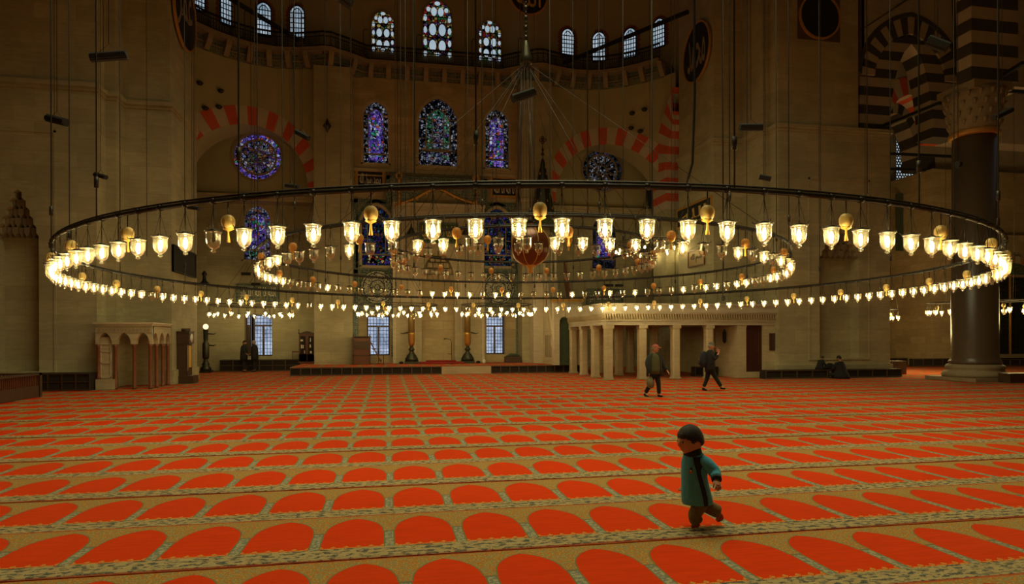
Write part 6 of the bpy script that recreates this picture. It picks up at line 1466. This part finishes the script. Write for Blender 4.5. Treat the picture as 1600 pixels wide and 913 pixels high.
# ---------------- man in the reddish cap
fx_, fy_ = floor_at(1021, 620); dB = dep(fx_, fy_); jp, k = jp_factory(1021, 620.5, dB)
J = dict(pel=jp(1022, 583), spi=jp(1022, 573), che=jp(1022, 562), nek=jp(1022, 553), shL=jp(1014.5, 558, .06), elL=jp(1010.5, 570, -.02), wrL=jp(1013.5, 582, -.08), shR=jp(1030.5, 558, -.02), elR=jp(1036, 571, .02), wrR=jp(1042, 580, -.02),
         hiL=jp(1019.5, 585), knL=jp(1015.5, 601, -.05), anL=jp(1008.5, 615.5, .05), toL=jp(1012.5, 619.5, -.05), hiR=jp(1026, 585), knR=jp(1028.5, 602, -.04), anR=jp(1029.5, 617), toR=jp(1035, 619.6, -.05))
h1 = jp(1024, 545.5, -.02); H = .235
m1 = build_person('person', (fx_, fy_, 0), 'walking man in reddish cap, dark open jacket over olive vest, carrying a bag', J, 1.0, h1, H, radians(52), radians(-4), 'skin_pink', 'hair_grey', hands={'wrL': (Vector((.1, 0, -1)), Vector((0, -1, 0)), 1.3)})
mb = MB(); rings_mesh(mb, [((cx - 1021) * k, 0, (620.5 - y) * k, rx, ry) for y, cx, rx, ry in ((585, 1023, .215, .17), (578, 1023, .215, .17), (570, 1023, .205, .16), (563, 1023, .20, .15), (558, 1023, .19, .13), (554, 1023, .12, .10), (552, 1023, .07, .07))]); mb.build('vest', 'olive_cloth', m1)
for nm, a0, a1 in (('jacket', -.45, 1.5 + pi * .6),):
    mb = MB(); vs = []; n = 22; rr = ((588, .245, .20), (578, .24, .195), (568, .235, .185), (560, .225, .17), (555, .16, .12), (552, .08, .08))
    for y, rx, ry in rr:
        for i in range(n): t = -.9 + (2 * pi - 1.25) * i / (n - 1) + .0; vs.append(((1022.5 - 1021) * k + rx * cos(t), ry * sin(t), (620.5 - y) * k))
    mb.add(vs, [(j * n + i, j * n + i + 1, (j + 1) * n + i + 1, (j + 1) * n + i) for j in range(len(rr) - 1) for i in range(n - 1)], 0, True); o = mb.build(nm, 'dark_jacket', m1); md = o.modifiers.new('thick', 'SOLIDIFY'); md.thickness = .02
garment_sleeve(m1, J, 'L', 1, 'dark_jacket', (.085, .075, .06)); garment_sleeve(m1, J, 'R', 1, 'dark_jacket', (.085, .075, .06)); garment_legs(m1, J, 1, 'black_cloth')
shoe(m1, J['anL'], J['toL'], 1, 'black_cloth'); shoe(m1, J['anR'], J['toR'], 1, 'black_cloth')
def cap(root, c, H, yaw, mat, peak=True, pitch=0):
    vs, fs = head_verts(H, yaw, pitch, c, .16, lambda a, z: z - .28); mb = MB(); mb.add(vs, fs, 0, True)
    if peak:
        d = Vector((sin(yaw), -cos(yaw), 0)); s_ = Vector((d.y, -d.x, 0)); b_ = Vector(c) + Vector((0, 0, .20 * H)); n = 10; v2 = []
        for i in range(n + 1): t = -pi / 2 + pi * i / n; v2 += [b_ + d * (.40 * H) + s_ * .36 * H * sin(t) * 1.0, b_ + d * (.40 * H + .36 * H * cos(t)) + s_ * .36 * H * sin(t) - Vector((0, 0, .08 * H * cos(t)))]
        mb.add(v2, [(2 * i, 2 * i + 1, 2 * i + 3, 2 * i + 2) for i in range(n)])
    o = mb.build('cap', mat, root); md = o.modifiers.new('thick', 'SOLIDIFY'); md.thickness = .05 * H; return o
cap(m1, h1, H, radians(52), 'red_cap', True)
bg = empty('plastic_bag', (0, 0, 0)); P0 = m1.matrix_basis @ Vector((0, 0, 0)); tag(bg, 'pale green plastic carrier bag in the hand of the man with reddish cap', 'bag')
mw = Matrix.Translation(m1.location) @ Matrix.Rotation(-YAW, 4, 'Z'); bg.location = mw @ Vector(jp(1014.5, 586, -.09)); bg.rotation_euler = (0, 0, -YAW)
mb = MB(); rings_mesh(mb, [(.02, 0, -.40, .03, .02), (.02, 0, -.37, .09, .05), (.015, 0, -.28, .12, .07), (.0, 0, -.18, .11, .06), (-.005, 0, -.08, .075, .035), (0, 0, -.02, .03, .015)], 14); mb.build('pouch', 'bag_plastic', bg)
mb = MB(); mb.tube([(-.02, 0, -.05), (-.03, 0, .05), (0, 0, .085), (.03, 0, .05), (.02, 0, -.05)], .006, 5); mb.build('handle', 'bag_plastic', bg)
# ---------------- man with flat cap and backpack
fx_, fy_ = floor_at(1112, 611); dB = dep(fx_, fy_); jp, k = jp_factory(1112, 611.5, dB)
J = dict(pel=jp(1109, 576), spi=jp(1108.5, 567), che=jp(1108, 557), nek=jp(1109.5, 549), shL=jp(1109, 554, .16), elL=jp(1119, 561, .14), wrL=jp(1121, 550, .05), shR=jp(1108, 554, -.14), elR=jp(1114.5, 563, -.16), wrR=jp(1121.5, 552, -.10),
         hiL=jp(1109, 578, .07), knL=jp(1105.5, 593, .07), anL=jp(1100, 606.5, .07), toL=jp(1105.5, 610.4, .07), hiR=jp(1110, 578, -.07), knR=jp(1118, 592, -.07), anR=jp(1126, 605.5, -.07), toR=jp(1132.5, 608, -.07))
h2 = jp(1111.5, 541.5); H = .235
m2 = build_person('person', (fx_, fy_, 0), 'walking man in grey flat cap and black clothes with backpack, hand at his mouth', J, 1.0, h2, H, radians(85), radians(14), 'skin_pink', 'hair_grey', hands={'wrR': (Vector((0, .1, 1)), Vector((-1, 0, 0)), 1.6), 'wrL': (Vector((0, -.1, 1)), Vector((-1, 0, 0)), 1.6)})
mb = MB(); rings_mesh(mb, [((cx - 1112) * k, 0, (611.5 - y) * k, rx, ry) for y, cx, rx, ry in ((582, 1109, .16, .20), (575, 1109, .165, .205), (566, 1108.5, .165, .205), (558, 1108, .165, .205), (553, 1108.5, .145, .185), (549, 1109.5, .09, .11), (547, 1110, .07, .075))]); mb.build('jacket', 'black_cloth', m2)
garment_sleeve(m2, J, 'L', 1, 'black_cloth', (.085, .07, .055)); garment_sleeve(m2, J, 'R', 1, 'black_cloth', (.085, .07, .055), .75); garment_legs(m2, J, 1, 'black_cloth')
shoe(m2, J['anL'], J['toL'], 1, 'black_cloth'); shoe(m2, J['anR'], J['toR'], 1, 'black_cloth'); cap(m2, h2, H, radians(85), 'grey_cap', True, radians(14))
bk = empty('backpack', (0, 0, 0), -YAW); mw = Matrix.Translation(m2.location) @ Matrix.Rotation(-YAW, 4, 'Z'); bk.location = mw @ Vector(jp(1098.5, 562)); tag(bk, 'round black backpack worn by the man in the grey flat cap', 'backpack')
mb = MB(); rings_mesh(mb, [(0, 0, -.27, .05, .09), (0, 0, -.24, .10, .15), (0, 0, -.10, .125, .17), (0, 0, .08, .115, .165), (.01, 0, .20, .09, .14), (.02, 0, .26, .04, .08)], 16); mb.build('pouch', 'navy_cloth', bk)
for s in (-1, 1): mb = MB(); mb.tube([(.09, s * .10, -.18), (.20, s * .215, -.12), (.34, s * .15, .02), (.30, s * .12, .2), (.12, s * .10, .23)], .018, 5); mb.build('strap', 'navy_cloth', bk)
mb = MB(); rings_mesh(mb, [(-.11, 0, -.18, .03, .10), (-.12, 0, -.08, .035, .11), (-.11, 0, 0, .02, .09)], 12); mb.build('front_pocket', 'navy_cloth', bk)
# ---------------- two men standing by the far left window
def stander(px, y, label, face, cloth, hair, lean=0):
    x_ = X(px, y); Jk = dict(pel=(0, 0, .88), spi=(.0, 0, 1.03), che=(lean * .5, 0, 1.25), nek=(lean, 0, 1.42), shL=(lean * .6, -.17, 1.36), elL=(.03 * face, -.2, 1.10), wrL=(.16 * face, -.14, .98), shR=(lean * .6, .17, 1.36), elR=(.03 * face, .2, 1.10), wrR=(.14 * face, .14, .96),
        hiL=(0, -.08, .86), knL=(.02 * face, -.09, .48), anL=(0, -.09, .09), toL=(.15 * face, -.10, .035), hiR=(0, .08, .86), knR=(.02 * face, .09, .48), anR=(0, .09, .09), toR=(.15 * face, .10, .035))
    hc = (lean * 1.3 + .02 * face, 0, 1.545); r_ = build_person('person', (x_, y, 0), label, Jk, 1.0, hc, .23, face * pi / 2, radians(8), 'skin_warm', hair)
    mb = MB(); rings_mesh(mb, [(0, 0, .62, .17, .24), (0, 0, .8, .18, .25), (0, 0, 1.0, .17, .235), (lean * .4, 0, 1.2, .165, .235), (lean * .7, 0, 1.34, .14, .22), (lean, 0, 1.43, .08, .10), (lean, 0, 1.46, .07, .075)], 18); mb.build('coat', cloth, r_)
    for s in 'LR': garment_sleeve(r_, Jk, s, 1, cloth, (.085, .07, .06))
    garment_legs(r_, Jk, 1, 'black_cloth'); shoe(r_, Jk['anL'], Jk['toL'], 1, 'black_cloth'); shoe(r_, Jk['anR'], Jk['toR'], 1, 'black_cloth')
stander(381, 36.55, 'man in black coat facing right, left of two standing by the window', 1, 'black_cloth', 'hair_black', .02)
stander(398, 36.5, 'grey haired man in black coat facing left, right of two by the window', -1, 'black_cloth', 'hair_grey', -.02)
# ---------------- two people sitting by the right pier
def sitter(px, y, z0, label, face, s=1.0, bow=.16):
    x_ = X(px, y); f_ = face; Jk = dict(pel=(0, 0, .13), spi=(.02 * f_, 0, .32), che=(.08 * f_, 0, .52), nek=(bow * f_, 0, .68), shL=(.09 * f_, -.18, .60), elL=(.18 * f_, -.26, .38), wrL=(.34 * f_, -.16, .27), shR=(.09 * f_, .18, .60), elR=(.18 * f_, .26, .38), wrR=(.34 * f_, .16, .27),
        hiL=(.02, -.10, .12), knL=(.28 * f_, -.36, .17), anL=(.34 * f_, -.02, .09), toL=(.36 * f_, .14, .07), hiR=(.02, .10, .12), knR=(.28 * f_, .36, .17), anR=(.42 * f_, .05, .08), toR=(.46 * f_, -.12, .06))
    hc = ((bow + .07) * f_, 0, .80); r_ = build_person('person', (x_, y, z0), label, Jk, 1.0, hc, .225, face * pi / 2, radians(28), 'skin_warm', 'hair_black')
    mb = MB(); rings_mesh(mb, [(0, 0, .01, .30, .33), (0, 0, .10, .29, .32), (.01 * f_, 0, .24, .22, .26), (.04 * f_, 0, .42, .18, .235), (.08 * f_, 0, .56, .155, .225), (bow * .8 * f_, 0, .65, .10, .13), (bow * f_, 0, .69, .07, .075)], 18); mb.build('coat', 'black_cloth', r_)
    for q in 'LR': garment_sleeve(r_, Jk, q, 1, 'black_cloth', (.085, .075, .06))
    garment_legs(r_, Jk, 1, 'black_cloth', 1.0); r_.scale = (s, s, s); return r_
a = sitter(1315, 24.75, 0.0, 'person in black sitting on the carpet before the right pier bench', -1, 1.06, .05); a.rotation_euler = (0, 0, radians(-75))
b_ = sitter(1281, 25.33, .36, 'person in black slumped on the bench at the right pier foot', 1, .62, .18); b_.rotation_euler = (0, 0, radians(10))
mb = MB(); rings_mesh(mb, [(0, 0, 0, .22, .14), (0, 0, .10, .26, .17), (.02, 0, .2, .2, .13), (.03, 0, .27, .08, .06)], 14); o = mb.build('dark_bag', 'black_cloth', loc=(X(1296, 25.45), 25.45, .36)); tag(o, 'soft black bag on the bench between the two seated figures', 'bag')
